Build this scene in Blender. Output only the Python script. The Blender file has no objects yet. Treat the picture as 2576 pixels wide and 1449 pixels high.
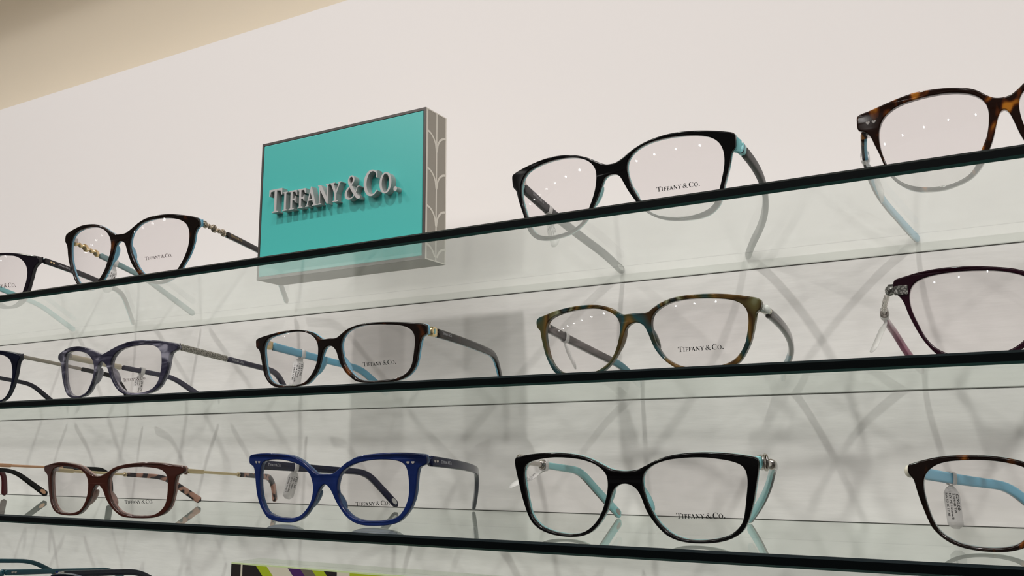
import bpy, bmesh, math, random
from mathutils import Vector, Matrix
random.seed(7)
C = bpy.context.scene.collection
sc = bpy.context.scene

# ------------------------------------------------------------------ camera
cam_data = bpy.data.cameras.new('camera'); cam = bpy.data.objects.new('camera', cam_data); C.objects.link(cam)
cam_data.sensor_width = 36.0
cam_data.lens = 2243.9456 / 2576 * 36.0
cam_data.clip_start = 0.01; cam_data.clip_end = 50
_r, _u, _f = (0.87113263, 0.49100471, -0.00650499), (0.09176639, -0.14976809, 0.98445338), (-0.48239701, 0.8581864, 0.1755256)
cam.matrix_world = Matrix(((_r[0], _u[0], -_f[0], 0.0), (_r[1], _u[1], -_f[1], -0.608548), (_r[2], _u[2], -_f[2], -0.125870), (0, 0, 0, 1)))
sc.camera = cam
sc.view_settings.view_transform = 'Standard'; sc.view_settings.look = 'None'
sc.view_settings.exposure = 0.0; sc.view_settings.gamma = 1.0; sc.view_settings.use_curve_mapping = False

# ------------------------------------------------------------------ world and lamps
w = bpy.data.worlds.new('shop_air'); sc.world = w; w.use_nodes = True
w.node_tree.nodes['Background'].inputs[0].default_value = (1.0, 0.975, 0.94, 1)
w.node_tree.nodes['Background'].inputs[1].default_value = 0.11
sc.cycles.max_bounces = 14; sc.cycles.transparent_max_bounces = 48; sc.cycles.glossy_bounces = 8
sc.cycles.sample_clamp_indirect = 4.0

def lamp(name, loc, target, size, power, col, shape='DISK', size_y=None, spread=180):
    l = bpy.data.lights.new(name, 'AREA'); l.shape = shape; l.size = size
    if size_y: l.size_y = size_y
    l.spread = math.radians(spread); l.energy = power; l.color = col
    o = bpy.data.objects.new(name, l); C.objects.link(o); o.location = loc
    o.rotation_euler = (Vector(target) - Vector(loc)).to_track_quat('-Z', 'Y').to_euler()
    return o
for k in range(5):                                  # the row of ceiling spots aimed down at the display wall
    x = -2.83 + 1.20 * k
    lamp('downlight', (x, -1.12, 1.46), (x * 0.45 - 0.2, -0.02, -0.42), 0.042, 2.18, (1.0, 0.962, 0.94), spread=75)
for k in range(12):                                 # small spots far back across the shop ceiling
    lamp('distant_spot', (-11.0 + 1.25 * k, -6.2, 1.47), (-0.3, 0.0, 0.0), 0.06, 0.6, (1.0, 0.97, 0.94))
for k in range(5):                                  # the next row, further out in the shop
    x = -1.9 + 0.85 * k
    lamp('downlight', (x, -2.5, 1.46), (x * 0.6 - 0.2, 0.0, -0.5), 0.12, 0.9, (1.0, 0.965, 0.94), spread=75)
lamp('ceiling_panel', (-0.6, -2.25, 1.48), (-0.6, -1.6, -0.1), 3.6, 44.0, (1.0, 0.975, 0.95), 'RECTANGLE', 1.0)  # unseen area light added over the shop as soft fill
lamp('cove_light', (-1.1, 0.10, 0.20), (-1.1, 0.26, 0.32), 3.6, 6.4, (1.0, 0.94, 0.86), 'RECTANGLE', 0.05)  # unseen strip lamp added behind the panel to brighten the beige wall
G = {
 'A1': {'shelf': 1,'X': -825.9882,'Y': -140.802,'yaw': 0.0528,'pitch': 0.0858,'K': 0.0018,'hw': 69.2684,'outer': [[0.0,43.5],[6,45.5],[12,48.5],[18,50.5],[4.6,52.1],[18.0,52.3],[29.1,51.8],[37.0,51.1],[47.1,49.7],[57.9,47.5],[67.0,45.6],[69.3,42.9],[68.8,39.0],[66.0,37.2],[63.8,33.9],[62.1,28.0],[59.9,21.2],[57.7,14.4],[54.8,8.1],[50.1,3.5],[42.8,0.5],[35.2,0.0],[27.0,0.8],[17.0,5.0],[11.5,12.0],[8.5,20.0],[6.5,28.0],[4.0,34.0],[0.0,37.0]],'open': [[10.5,36.1],[11.3,43.2],[15.7,47.5],[21.6,49.4],[27.1,49.6],[35.2,48.7],[43.4,47.5],[50.8,43.9],[55.6,38.5],[57.5,32.3],[56.9,26.4],[55.3,20.5],[53.0,15.2],[50.1,8.5],[44.0,3.4],[35.6,2.0],[31.3,3.3],[25.2,6.4],[19.6,11.7],[15.2,19.0],[12.0,27.7]],'T': {'TR': [67.242,0.0154,-0.0018,42.6207,-0.2106,90.5446,0.7714,141.5288,13.28],'TL': [67.3109,-0.0883,-0.0001,47.6253,-0.3395,80.9896,0.2581,142.2571,13.28]},'logo': [[11.4,19.4],[46.3,19.2]]},
 'A2': {'shelf': 1,'X': -609.3428,'Y': -156.5315,'yaw': 0.1231,'pitch': 0.0856,'K': 0.002,'hw': 70.4993,'outer': [[0.0,42.5],[4.3,42.6],[10.4,45.3],[17.3,49.5],[25.6,52.9],[35.5,54.4],[46.0,54.5],[56.1,53.1],[64.0,51.5],[69.2,49.7],[70.5,46.3],[70.2,43.3],[68.3,41.7],[66.6,37.9],[65.7,32.0],[63.9,26.1],[61.3,20.2],[58.2,15.3],[54.1,9.1],[48.7,3.9],[42.2,0.9],[35.5,0.0],[27.7,1.8],[20.5,6.2],[16.4,11.2],[12.1,16.8],[9.4,22.2],[7.2,27.6],[5.5,33.0],[3.3,35.8],[0.0,36.8]],'open': [[9.7,35.3],[11.0,40.4],[13.6,44.1],[18.4,48.1],[25.6,50.5],[35.5,51.6],[46.0,51.3],[54.3,49.4],[59.6,46.1],[61.9,41.7],[62.4,36.5],[61.8,29.7],[60.0,23.8],[57.3,17.9],[53.7,12.1],[49.6,7.3],[44.0,3.7],[36.5,2.3],[29.6,3.8],[23.6,8.1],[17.4,14.6],[13.2,22.8],[10.5,29.1]],'T': {'TR': [68.6659,-0.0255,-0.0005,46.5545,-0.1666,81.0221,0.7679,143.0564,14.63],'TL': [68.9595,-0.0429,-0.0,45.3848,-0.3094,68.3652,0.1584,150.4156,14.63]},'logo': [[25.4,19.2],[49.2,20.6]]},
 'A3': {'shelf': 1,'X': -198.5019,'Y': -130.2682,'yaw': -0.0389,'pitch': 0.1077,'K': 0.0015,'hw': 73.7061,'outer': [[0.0,39.8],[3.1,40.0],[7.7,42.0],[14.6,46.0],[22.0,48.9],[30.5,50.8],[40.1,51.6],[50.0,51.1],[60.2,49.6],[67.6,48.0],[72.8,46.4],[73.7,44.6],[73.4,38.4],[72.0,36.6],[70.8,35.2],[70.1,32.0],[68.8,26.9],[66.7,20.6],[65.3,16.2],[63.6,9.8],[61.1,5.5],[56.4,1.8],[50.5,0.2],[43.3,0.0],[35.4,0.8],[28.1,2.7],[21.4,6.6],[16.8,11.0],[13.0,16.7],[9.8,22.0],[7.3,27.2],[5.4,31.0],[3.3,32.7],[0.0,33.3]],'open': [[10.0,36.4],[11.7,41.0],[16.7,45.3],[24.7,48.1],[35.2,49.2],[45.2,48.9],[54.9,47.5],[61.1,45.2],[64.9,41.6],[66.6,37.1],[66.8,31.8],[66.2,27.2],[65.0,22.8],[63.1,16.4],[60.8,10.2],[58.0,6.2],[52.7,3.6],[46.1,2.4],[39.5,2.5],[32.9,3.3],[26.2,5.3],[20.9,8.8],[16.2,16.2],[12.8,22.9],[10.7,29.4]],'T': {'TR': [74.1573,0.1826,-0.0041,38.9021,-0.3917,102.1994,0.4101,129.5062,12.86],'TL': [71.71,-0.0483,-0.001,41.4119,-0.4378,88.4062,0.1578,126.9949,12.86]},'logo': [[27.8,18.4],[52.6,18.5]]},
 'A4': {'shelf': 1,'X': 7.1619,'Y': -124.9463,'yaw': -0.03,'pitch': 0.0801,'K': 0.0014,'hw': 69.0224,'outer': [[0.0,41.6],[3.6,42.2],[6.8,44.3],[10.6,47.5],[15.1,49.7],[22.2,51.5],[30.6,52.6],[39.4,52.9],[47.9,51.7],[55.9,50.0],[62.1,48.6],[67.0,47.8],[68.8,46.8],[69.0,44.7],[68.8,39.5],[65.2,37.6],[62.7,34.5],[61.1,29.9],[58.9,23.7],[57.4,18.4],[55.8,13.9],[53.0,9.1],[48.8,4.9],[44.0,2.0],[37.8,0.5],[30.5,0.0],[23.8,1.2],[17.6,3.5],[13.8,6.6],[10.5,11.0],[8.0,16.5],[5.7,22.1],[3.7,29.0],[2.1,33.6],[0.0,35.7]],'open': [[58.2,36.4],[56.7,41.0],[53.8,44.6],[48.2,47.7],[41.0,49.0],[33.4,49.5],[25.4,49.2],[18.3,47.9],[12.5,45.6],[8.7,42.4],[6.8,38.3],[6.7,32.9],[7.6,27.1],[8.8,22.6],[11.0,18.4],[12.8,14.0],[14.7,9.7],[17.4,6.2],[21.7,3.9],[26.6,2.4],[34.0,2.3],[40.1,3.2],[46.2,5.5],[51.0,9.1],[53.9,13.5],[56.3,19.6],[57.8,24.9],[58.5,30.7]],'T': {'TL': [66.5787,0.2324,-0.0029,37.8841,-0.4015,81.2597,0.136,121.3175,11.38],'TR': [68,-0.05,-0.0004,36,-0.22,75,0.45,116,12.0]}},
 'B1': {'shelf': 2,'X': -811.683,'Y': -156.2665,'yaw': 0.0018,'pitch': 0.0893,'K': 0.0019,'hw': 69.1805,'outer': [[0.0,31.0],[6,33],[12,37],[20,41],[11.2,41.8],[28.4,44.6],[41.4,45.5],[48.7,45.5],[58.1,43.8],[65.9,42.0],[69.2,40.4],[69.0,37.2],[67.0,34.1],[65.5,26.8],[63.3,18.6],[60.6,12.3],[57.2,6.9],[52.6,2.5],[44.3,0.0],[28.0,0.8],[18.0,4.0],[12.5,10.0],[9.0,17.0],[6.0,22.0],[0.0,25.0]],'open': [[11.0,24.4],[11.4,30.1],[15.1,35.5],[22.0,39.7],[32.0,41.7],[41.4,42.5],[48.8,41.8],[54.7,39.9],[59.3,36.4],[61.3,29.8],[61.4,23.3],[60.0,16.0],[57.8,9.6],[53.8,4.7],[46.7,2.2],[36.8,1.7],[27.9,2.6],[20.4,5.8],[15.4,10.8],[12.7,16.6]],'T': {'TR': [65.5113,-0.0445,-0.0008,39.1223,-0.1865,90.5699,0.7364,139.8206,13.72],'TL': [67.6712,0.0309,0.0001,37.8073,-0.204,84.5514,0.4821,140.9931,13.72]}},
 'B2': {'shelf': 2,'X': -607.839,'Y': -166.0685,'yaw': -0.0075,'pitch': 0.1029,'K': 0.0023,'hw': 71.0524,'outer': [[0.0,32.4],[1.7,32.9],[5.5,34.0],[12.7,36.4],[20.8,38.8],[30.5,40.6],[42.5,40.8],[53.8,39.8],[62.6,38.1],[69.4,36.5],[71.1,34.8],[71.0,32.0],[67.6,30.6],[65.0,28.4],[63.5,22.9],[62.1,16.6],[59.3,11.2],[56.5,6.6],[51.9,2.8],[45.3,0.6],[37.5,0.0],[29.4,0.3],[20.9,2.2],[15.4,6.1],[11.5,11.1],[8.6,16.2],[6.4,21.2],[3.4,25.4],[0.0,27.1]],'open': [[9.8,24.3],[11.4,28.3],[14.9,31.8],[20.7,34.7],[30.4,36.5],[41.5,37.2],[50.0,36.5],[54.5,34.6],[57.2,31.7],[57.9,27.2],[57.8,21.7],[56.5,15.3],[54.8,9.9],[51.0,5.3],[46.3,3.1],[39.6,1.8],[31.5,1.8],[25.3,2.9],[19.9,5.1],[15.5,9.3],[12.2,14.4],[10.2,19.4]],'T': {'TR': [67.665,-0.0689,-0.0001,34.1449,-0.1993,96.4411,0.7975,137.4497,16.19],'TL': [69.4359,-0.0998,-0.0002,34.8967,-0.2199,85.8739,0.3847,143.2463,16.19]},'logo': [[23.9,10.6],[45.6,11.3]]},
 'B3': {'shelf': 2,'X': -381.9495,'Y': -167.2044,'yaw': -0.01,'pitch': 0.0958,'K': 0.0014,'hw': 71.8097,'outer': [[0.0,30.1],[4.3,29.9],[7.0,30.5],[10.6,32.6],[15.0,35.0],[21.9,36.9],[31.7,37.9],[43.5,37.6],[54.8,36.6],[64.9,35.4],[71.3,34.0],[71.8,30.8],[71.5,28.2],[68.8,27.0],[67.3,24.5],[65.9,19.3],[64.6,13.5],[62.9,8.9],[59.9,5.1],[55.3,2.1],[49.3,0.5],[40.2,0.0],[30.0,0.3],[21.1,1.6],[16.2,4.6],[12.1,8.2],[8.8,13.1],[6.9,18.0],[5.7,21.5],[3.2,24.4],[0.0,25.3]],'open': [[9.4,25.4],[10.4,28.8],[13.2,32.1],[17.6,34.5],[24.3,36.1],[33.2,36.5],[43.4,35.9],[52.5,34.9],[58.3,33.4],[61.8,31.1],[63.5,28.0],[63.5,23.4],[62.5,17.5],[61.3,11.7],[59.6,7.8],[56.2,4.7],[51.7,2.9],[44.9,1.9],[37.1,1.6],[28.4,1.8],[22.8,2.9],[18.7,5.5],[14.7,9.4],[11.5,14.3],[9.9,19.9]],'T': {'TR': [69.3985,-0.0556,-0.001,30.5574,-0.1392,95.5125,0.8262,139.552,11.96],'TL': [70.2698,0.0389,-0.0006,31.3138,-0.1949,89.1977,0.4309,140.0422,11.96]},'logo': [[27.2,10.7],[50.8,11.2]]},
 'B4': {'shelf': 2,'X': -183.0358,'Y': -141.3313,'yaw': -0.0385,'pitch': 0.0457,'K': 0.0019,'hw': 68.9369,'outer': [[0.0,34.3],[3.5,34.3],[7.6,34.3],[11.1,36.6],[15.2,38.8],[21.2,40.8],[28.3,41.8],[37.7,42.0],[46.7,41.5],[55.6,40.3],[62.4,38.8],[66.9,37.8],[68.8,36.2],[68.9,33.5],[67.9,31.1],[66.2,30.0],[65.3,25.2],[63.8,19.2],[62.3,14.4],[60.3,10.3],[57.8,6.2],[55.0,3.3],[50.2,1.1],[43.6,0.1],[35.2,0.0],[25.9,0.9],[19.1,4.5],[14.2,9.1],[10.5,14.4],[8.2,20.2],[6.4,24.8],[4.5,27.5],[1.8,28.8],[0.0,29.1]],'open': [[9.5,28.4],[10.1,31.5],[12.3,34.2],[16.4,36.8],[22.4,38.8],[30.1,39.6],[38.7,39.5],[47.2,38.7],[53.6,37.6],[58.2,35.7],[60.9,32.8],[61.9,29.1],[61.8,24.2],[60.9,19.4],[59.8,14.6],[57.8,10.5],[54.6,6.4],[50.4,3.9],[44.4,2.6],[35.3,2.1],[26.1,3.2],[20.5,5.7],[16.2,9.0],[12.6,14.9],[10.6,20.7],[9.5,25.2]],'T': {'TR': [68.3823,0.1166,-0.0025,32.1043,-0.2202,106.6808,0.5026,133.9433,13.48],'TL': [67.3934,-0.0307,-0.0004,33.727,-0.223,87.6688,0.2966,130.4877,13.48]},'logo': [[24.4,11.0],[48.7,11.4]]},
 'B5': {'shelf': 2,'X': 18.3991,'Y': -124.0365,'yaw': -0.03,'pitch': 0.05,'K': 0.0014,'hw': 69.5223,'outer': [[0.0,32.9],[2.7,36.8],[6.5,40.1],[10.8,42.2],[14.7,43.6],[20.9,45.0],[29.3,46.4],[38.0,47.3],[47.0,47.4],[56.3,46.6],[63.5,45.2],[67.5,44.4],[69.0,43.3],[69.5,38.7],[68.2,36.5],[66.4,34.8],[64.7,31.5],[63.3,26.3],[61.0,20.1],[58.2,13.8],[55.4,9.2],[52.5,5.5],[48.7,2.3],[42.2,0.7],[33.6,0.0],[26.3,0.3],[19.5,2.0],[13.4,5.4],[8.6,9.7],[5.2,15.5],[3.1,21.0],[0.0,27.8]],'open': [[61.7,36.3],[60.7,39.2],[58.6,41.5],[54.3,43.3],[47.2,44.4],[38.2,44.6],[29.5,44.1],[21.1,43.0],[14.2,41.1],[10.4,39.4],[6.8,36.8],[5.1,32.8],[5.0,28.1],[5.9,23.1],[7.4,18.0],[9.4,13.5],[13.1,9.1],[16.2,6.5],[20.5,4.4],[26.9,2.9],[34.6,2.7],[41.9,3.4],[47.1,4.9],[51.4,7.6],[54.7,11.3],[57.1,15.7],[59.0,20.9],[60.9,26.1],[61.9,31.2]],'T': {'TL': [71.0298,0.3851,-0.0035,39.9361,-0.2413,60.1838,0.3293,118.1583,11.48],'TR': [68,-0.05,-0.0004,36,-0.22,75,0.45,116,12.0]}},
 'C1': {'shelf': 3,'X': -815,'Y': -175,'yaw': 0.0,'pitch': 0.08,'K': 0.0016,'hw': 69.0,'outer': [[0.0,29.2],[4.2,29.8],[10.0,32.4],[15.6,35.3],[22.6,37.1],[32.6,38.2],[43.0,38.5],[52.7,37.6],[61.3,36.1],[67.5,35.1],[69.0,34.1],[68.9,31.0],[66.7,29.7],[63.6,28.1],[62.4,23.6],[61.6,17.4],[59.9,11.3],[57.8,6.5],[53.4,2.5],[47.3,0.5],[39.7,0.0],[30.2,0.2],[21.8,1.2],[15.8,4.6],[11.3,8.8],[7.6,13.7],[5.4,18.6],[2.6,22.1],[0.0,23.1]],'open': [[9.5,22.9],[10.0,27.1],[12.7,30.7],[18.1,33.5],[26.8,35.0],[36.7,35.4],[45.2,34.8],[51.8,33.6],[55.5,31.4],[57.2,28.6],[57.5,23.8],[57.2,18.3],[56.4,12.8],[54.9,8.6],[51.9,5.3],[48.2,2.9],[42.9,1.8],[35.0,1.6],[27.7,2.3],[21.0,4.0],[16.6,6.7],[13.2,10.9],[10.5,16.5]],'T': {'TR': [67.483,0.0428,0.0003,35.4278,-0.1505,92.899,1.4139,132.7191,12.29],'TL': [67.4519,-0.0644,-0.0003,33.6023,-0.1437,85.9639,0.5665,142.3458,12.29]}},
 'C2': {'shelf': 3,'X': -577.737,'Y': -184.3525,'yaw': 0.0527,'pitch': 0.1074,'K': 0.0022,'hw': 72.2831,'outer': [[0.0,29.2],[4.4,29.8],[10.5,32.4],[16.3,35.3],[23.7,37.1],[34.2,38.2],[45.0,38.5],[55.2,37.6],[64.2,36.1],[70.7,35.1],[72.3,34.1],[72.2,31.0],[69.9,29.7],[66.6,28.1],[65.4,23.6],[64.5,17.4],[62.8,11.3],[60.5,6.5],[55.9,2.5],[49.6,0.5],[41.6,0.0],[31.6,0.2],[22.8,1.2],[16.5,4.6],[11.8,8.8],[8.0,13.7],[5.7,18.6],[2.7,22.1],[0.0,23.1]],'open': [[10.0,22.9],[10.5,27.1],[13.3,30.7],[19.0,33.5],[28.1,35.0],[38.4,35.4],[47.3,34.8],[54.3,33.6],[58.1,31.4],[59.9,28.6],[60.2,23.8],[59.9,18.3],[59.1,12.8],[57.5,8.6],[54.4,5.3],[50.5,2.9],[44.9,1.8],[36.7,1.6],[29.0,2.3],[22.0,4.0],[17.4,6.7],[13.8,10.9],[11.0,16.5]],'T': {'TR': [69.1701,-0.1027,-0.001,31.2758,-0.1777,104.4692,1.2516,137.5343,15.89],'TL': [70.7508,-0.089,-0.0005,31.4797,-0.1937,85.2428,0.4659,140.9097,15.89]},'logo': [[26.6,10.2],[49.7,10.5]]},
 'C3': {'shelf': 3,'X': -388.8919,'Y': -160.0262,'yaw': 0.0579,'pitch': 0.078,'K': 0.0019,'hw': 70.4733,'outer': [[0.0,31.7],[5.1,31.8],[8.4,33.1],[12.6,36.1],[18.3,39.8],[26.1,42.8],[35.2,44.0],[45.4,44.5],[55.3,44.4],[63.5,43.8],[69.5,42.8],[70.5,40.7],[70.4,37.4],[68.0,36.2],[65.6,34.9],[64.5,31.7],[63.7,25.8],[62.8,19.3],[60.9,13.5],[58.4,9.0],[54.9,5.1],[51.3,2.2],[44.9,0.6],[35.5,0.0],[27.3,0.4],[20.5,2.3],[15.1,6.1],[11.2,10.7],[8.0,15.3],[5.6,20.0],[3.2,23.3],[0.0,25.3]],'open': [[10.1,26.7],[11.2,30.1],[14.1,33.5],[19.8,36.8],[27.5,39.1],[36.6,40.3],[45.3,40.3],[52.4,39.4],[56.5,37.4],[58.1,33.7],[58.7,29.2],[59.0,23.9],[58.3,17.4],[56.4,12.3],[53.5,7.7],[50.0,5.2],[42.9,3.5],[34.1,3.0],[26.6,3.4],[20.5,5.2],[15.9,8.8],[12.0,13.4],[10.1,18.7],[9.4,23.4]],'T': {'TR': [68.6251,0.1278,-0.0033,38.7966,-0.169,84.4431,0.5211,149.614,13.92],'TL': [68.8853,-0.1546,-0.0006,36.301,-0.1562,86.2418,0.6443,141.078,13.92]},'logo': [[23.6,12.1],[46.7,13.1]]},
 'C4': {'shelf': 3,'X': -180.9933,'Y': -166.6933,'yaw': -0.0293,'pitch': 0.0869,'K': 0.0011,'hw': 68.7848,'outer': [[0.0,35.1],[3.0,35.3],[7.7,36.1],[12.4,38.2],[17.8,40.7],[24.3,42.8],[31.9,44.0],[41.1,44.5],[50.6,44.2],[59.2,43.3],[66.0,42.1],[68.4,41.2],[68.8,38.3],[68.2,34.3],[66.5,26.8],[65.2,21.1],[63.4,15.4],[61.3,10.2],[58.7,6.2],[54.5,3.2],[48.5,1.1],[41.4,0.1],[33.6,0.0],[26.9,0.9],[21.4,3.1],[17.3,6.5],[13.7,10.9],[10.8,15.6],[8.9,21.0],[6.9,25.2],[3.8,27.8],[0.0,28.7]],'open': [[9.7,30.0],[10.5,33.7],[13.6,36.7],[18.3,39.2],[25.4,41.0],[33.6,41.8],[42.1,41.9],[49.7,41.1],[56.1,39.9],[60.6,38.1],[62.4,36.1],[63.0,31.4],[62.5,26.8],[61.5,21.1],[60.5,15.4],[59.3,10.8],[57.1,7.9],[53.5,4.9],[48.7,3.1],[41.5,1.7],[34.3,1.4],[28.2,2.2],[24.0,3.8],[20.4,6.3],[16.9,9.8],[14.0,14.5],[11.8,19.8],[10.2,25.2]],'T': {'TR': [67.5,0.045,-0.0032,39.1413,-0.1837,53.0,0.4307,139.1368,9.8],'TL': [67.6146,0.0514,-0.0005,39.1413,-0.1837,62.2854,0.4307,139.1368,9.8]},'logo': [[27.1,12.1],[51.3,12.6]]},
 'C5': {'shelf': 3,'X': 20.0664,'Y': -145.7661,'yaw': -0.03,'pitch': 0.0599,'K': 0.0014,'hw': 68.9552,'outer': [[0.0,34.4],[10.6,34.8],[13.1,36.5],[16.4,38.4],[20.2,39.9],[24.7,41.2],[30.6,42.2],[36.7,42.7],[42.9,42.7],[49.3,42.5],[55.9,41.6],[62.2,40.1],[66.8,38.6],[68.6,37.9],[69.0,35.0],[68.2,32.9],[66.8,31.3],[66.0,27.6],[65.0,22.9],[63.7,18.3],[62.3,13.8],[60.7,9.7],[58.5,6.9],[55.7,4.3],[51.7,2.1],[46.8,0.7],[40.6,0.0],[33.8,0.0],[28.5,0.8],[23.7,2.4],[20.3,5.0],[17.2,9.5],[14.8,15.2],[13.1,20.4],[11.6,24.8],[10.2,27.4],[0.0,28.3]],'open': [[62.4,30.0],[61.5,33.3],[59.5,35.7],[56.2,38.1],[51.7,39.6],[46.5,40.2],[39.8,40.5],[32.8,40.3],[26.9,39.4],[21.8,38.1],[18.5,36.4],[16.2,33.8],[15.3,29.9],[15.4,24.7],[16.3,19.5],[17.9,14.2],[20.3,9.8],[23.4,5.7],[26.3,3.6],[30.4,2.3],[36.4,1.6],[43.3,1.8],[48.7,2.8],[53.1,4.7],[56.4,7.0],[58.7,10.3],[60.1,13.9],[61.1,17.5],[62.0,22.1],[62.5,26.3]],'T': {'TL': [67.2804,-0.2361,-0.0017,34.575,-0.1913,77.6249,0.4426,136.6658,11.37],'TR': [68,-0.05,-0.0004,36,-0.22,75,0.45,116,12.0]}},
 'D1': {'shelf': 4,'X': -815,'Y': -155,'yaw': 0.0,'pitch': 0.08,'K': 0.0016,'hw': 69.0,'outer': [[0.0,29.2],[4.2,29.8],[10.0,32.4],[15.6,35.3],[22.6,37.1],[32.6,38.2],[43.0,38.5],[52.7,37.6],[61.3,36.1],[67.5,35.1],[69.0,34.1],[68.9,31.0],[66.7,29.7],[63.6,28.1],[62.4,23.6],[61.6,17.4],[59.9,11.3],[57.8,6.5],[53.4,2.5],[47.3,0.5],[39.7,0.0],[30.2,0.2],[21.8,1.2],[15.8,4.6],[11.3,8.8],[7.6,13.7],[5.4,18.6],[2.6,22.1],[0.0,23.1]],'open': [[9.5,22.9],[10.0,27.1],[12.7,30.7],[18.1,33.5],[26.8,35.0],[36.7,35.4],[45.2,34.8],[51.8,33.6],[55.5,31.4],[57.2,28.6],[57.5,23.8],[57.2,18.3],[56.4,12.8],[54.9,8.6],[51.9,5.3],[48.2,2.9],[42.9,1.8],[35.0,1.6],[27.7,2.3],[21.0,4.0],[16.6,6.7],[13.2,10.9],[10.5,16.5]],'T': {'TR': [67.5225,0.0298,-0.0001,34.0905,-0.1726,89.2467,0.5473,140.0851,12.29],'TL': [67.4492,-0.1341,-0.0007,36.6193,-0.1828,87.0195,0.462,144.8453,12.29]}},
 'D2': {'shelf': 4,'X': -594,'Y': -162,'yaw': 0.0,'pitch': 0.08,'K': 0.0011,'hw': 68.7848,'outer': [[0.0,33.3],[3.0,33.5],[7.7,34.3],[12.4,36.3],[17.8,38.7],[24.3,40.7],[31.9,41.8],[41.1,42.3],[50.6,42.0],[59.2,41.1],[66.0,40.0],[68.4,39.1],[68.8,36.4],[68.2,32.6],[66.5,25.5],[65.2,20.0],[63.4,14.6],[61.3,9.7],[58.7,5.9],[54.5,3.0],[48.5,1.0],[41.4,0.1],[33.6,0.0],[26.9,0.9],[21.4,2.9],[17.3,6.2],[13.7,10.4],[10.8,14.8],[8.9,19.9],[6.9,23.9],[3.8,26.4],[0.0,27.3]],'open': [[9.7,28.5],[10.5,32.0],[13.6,34.9],[18.3,37.2],[25.4,38.9],[33.6,39.7],[42.1,39.8],[49.7,39.0],[56.1,37.9],[60.6,36.2],[62.4,34.3],[63.0,29.8],[62.5,25.5],[61.5,20.0],[60.5,14.6],[59.3,10.3],[57.1,7.5],[53.5,4.7],[48.7,2.9],[41.5,1.6],[34.3,1.3],[28.2,2.1],[24.0,3.6],[20.4,6.0],[16.9,9.3],[14.0,13.8],[11.8,18.8],[10.2,23.9]],'T': {'TR': [67.5,0.045,-0.0032,39.1413,-0.1837,53.0,0.4307,139.1368,9.8],'TL': [67.6146,0.0514,-0.0005,39.1413,-0.1837,62.2854,0.4307,139.1368,9.8]}},
}
TAGS = {
 'A2': [48.4,[-684.87,-108.04,29.69],[-683.21,-114.95,8.86],[0.54,0.81,-0.23]],
 'A3': [36.6,[-265.95,-82.63,23.21],[-256.84,-91.38,5.2],[0.83,-0.2,0.52]],
 'A4': [22.6,[-57.95,-89.89,21.95],[-53.37,-102.51,4.52],[-0.29,0.74,-0.61]],
 'B2': [70.4,[-670.64,-84.78,-64.45],[-666.89,-89.94,-85.51],[0.61,0.79,-0.09]],
 'B3': [40.4,[-453.88,-118.35,-62.56],[-453.12,-123.8,-83.86],[0.72,0.68,-0.15]],
 'B4': [28.8,[-248.83,-98.75,-60.87],[-236.88,-106.55,-77.61],[-0.36,0.72,-0.59]],
 'B5': [40.1,[-61.09,-72.31,-58.49],[-67.31,-84.39,-75.79],[0.65,-0.71,0.26]],
 'C3': [35.9,[-455.2,-118.04,-143.44],[-466.23,-112.48,-161.65],[0.72,0.66,-0.23]],
 'C4': [30.7,[-252.79,-130.22,-142.34],[-273.43,-126.5,-149.01],[0.03,-0.83,-0.56]],
 'C5': [41.7,[-33.78,-93.75,-148.33],[-33.54,-85.32,-168.65],[0.99,-0.13,-0.04]],
}

# ------------------------------------------------------------------ helpers
def tag(o, label=None, cat=None, group=None, kind=None):
    if label: o['label'] = label
    if cat: o['category'] = cat
    if group: o['group'] = group
    if kind: o['kind'] = kind
    return o
def empty(name, mw):
    o = bpy.data.objects.new(name, None); o.empty_display_size = 0.01; C.objects.link(o); o.matrix_world = mw
    return o
def mesh_obj(name, verts, faces, mats, parent=None, midx=None, smooth=True, scale=0.001, sharp=None):
    me = bpy.data.meshes.new(name)
    me.from_pydata([(v[0]*scale, v[1]*scale, v[2]*scale) for v in verts], [], faces)
    for m in (mats if isinstance(mats, (list, tuple)) else [mats]): me.materials.append(m)
    if midx: me.polygons.foreach_set('material_index', midx)
    me.update()
    bm = bmesh.new(); bm.from_mesh(me); bmesh.ops.recalc_face_normals(bm, faces=bm.faces)
    for f in bm.faces: f.smooth = smooth
    if sharp:
        for e in bm.edges:
            if len(e.link_faces) == 2 and e.calc_face_angle(0) > sharp: e.smooth = False
    bm.to_mesh(me); bm.free()
    o = bpy.data.objects.new(name, me); C.objects.link(o)
    if parent is not None: o.parent = parent
    return o
def box_vf(x0, x1, y0, y1, z0, z1):
    v = [(x, y, z) for x in (x0, x1) for y in (y0, y1) for z in (z0, z1)]
    f = [(0, 1, 3, 2), (4, 6, 7, 5), (0, 4, 5, 1), (2, 3, 7, 6), (0, 2, 6, 4), (1, 5, 7, 3)]
    return v, f
def box(name, b, mat, parent=None, bevel=0):
    v, f = box_vf(*b); o = mesh_obj(name, v, f, mat, parent, smooth=False)
    if bevel:
        m = o.modifiers.new('bevel', 'BEVEL'); m.width = bevel * 0.001; m.segments = 2
    return o
def join_vf(parts):
    V, F = [], []
    for v, f in parts:
        n = len(V); V += v; F += [tuple(i + n for i in q) for q in f]
    return V, F

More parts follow.
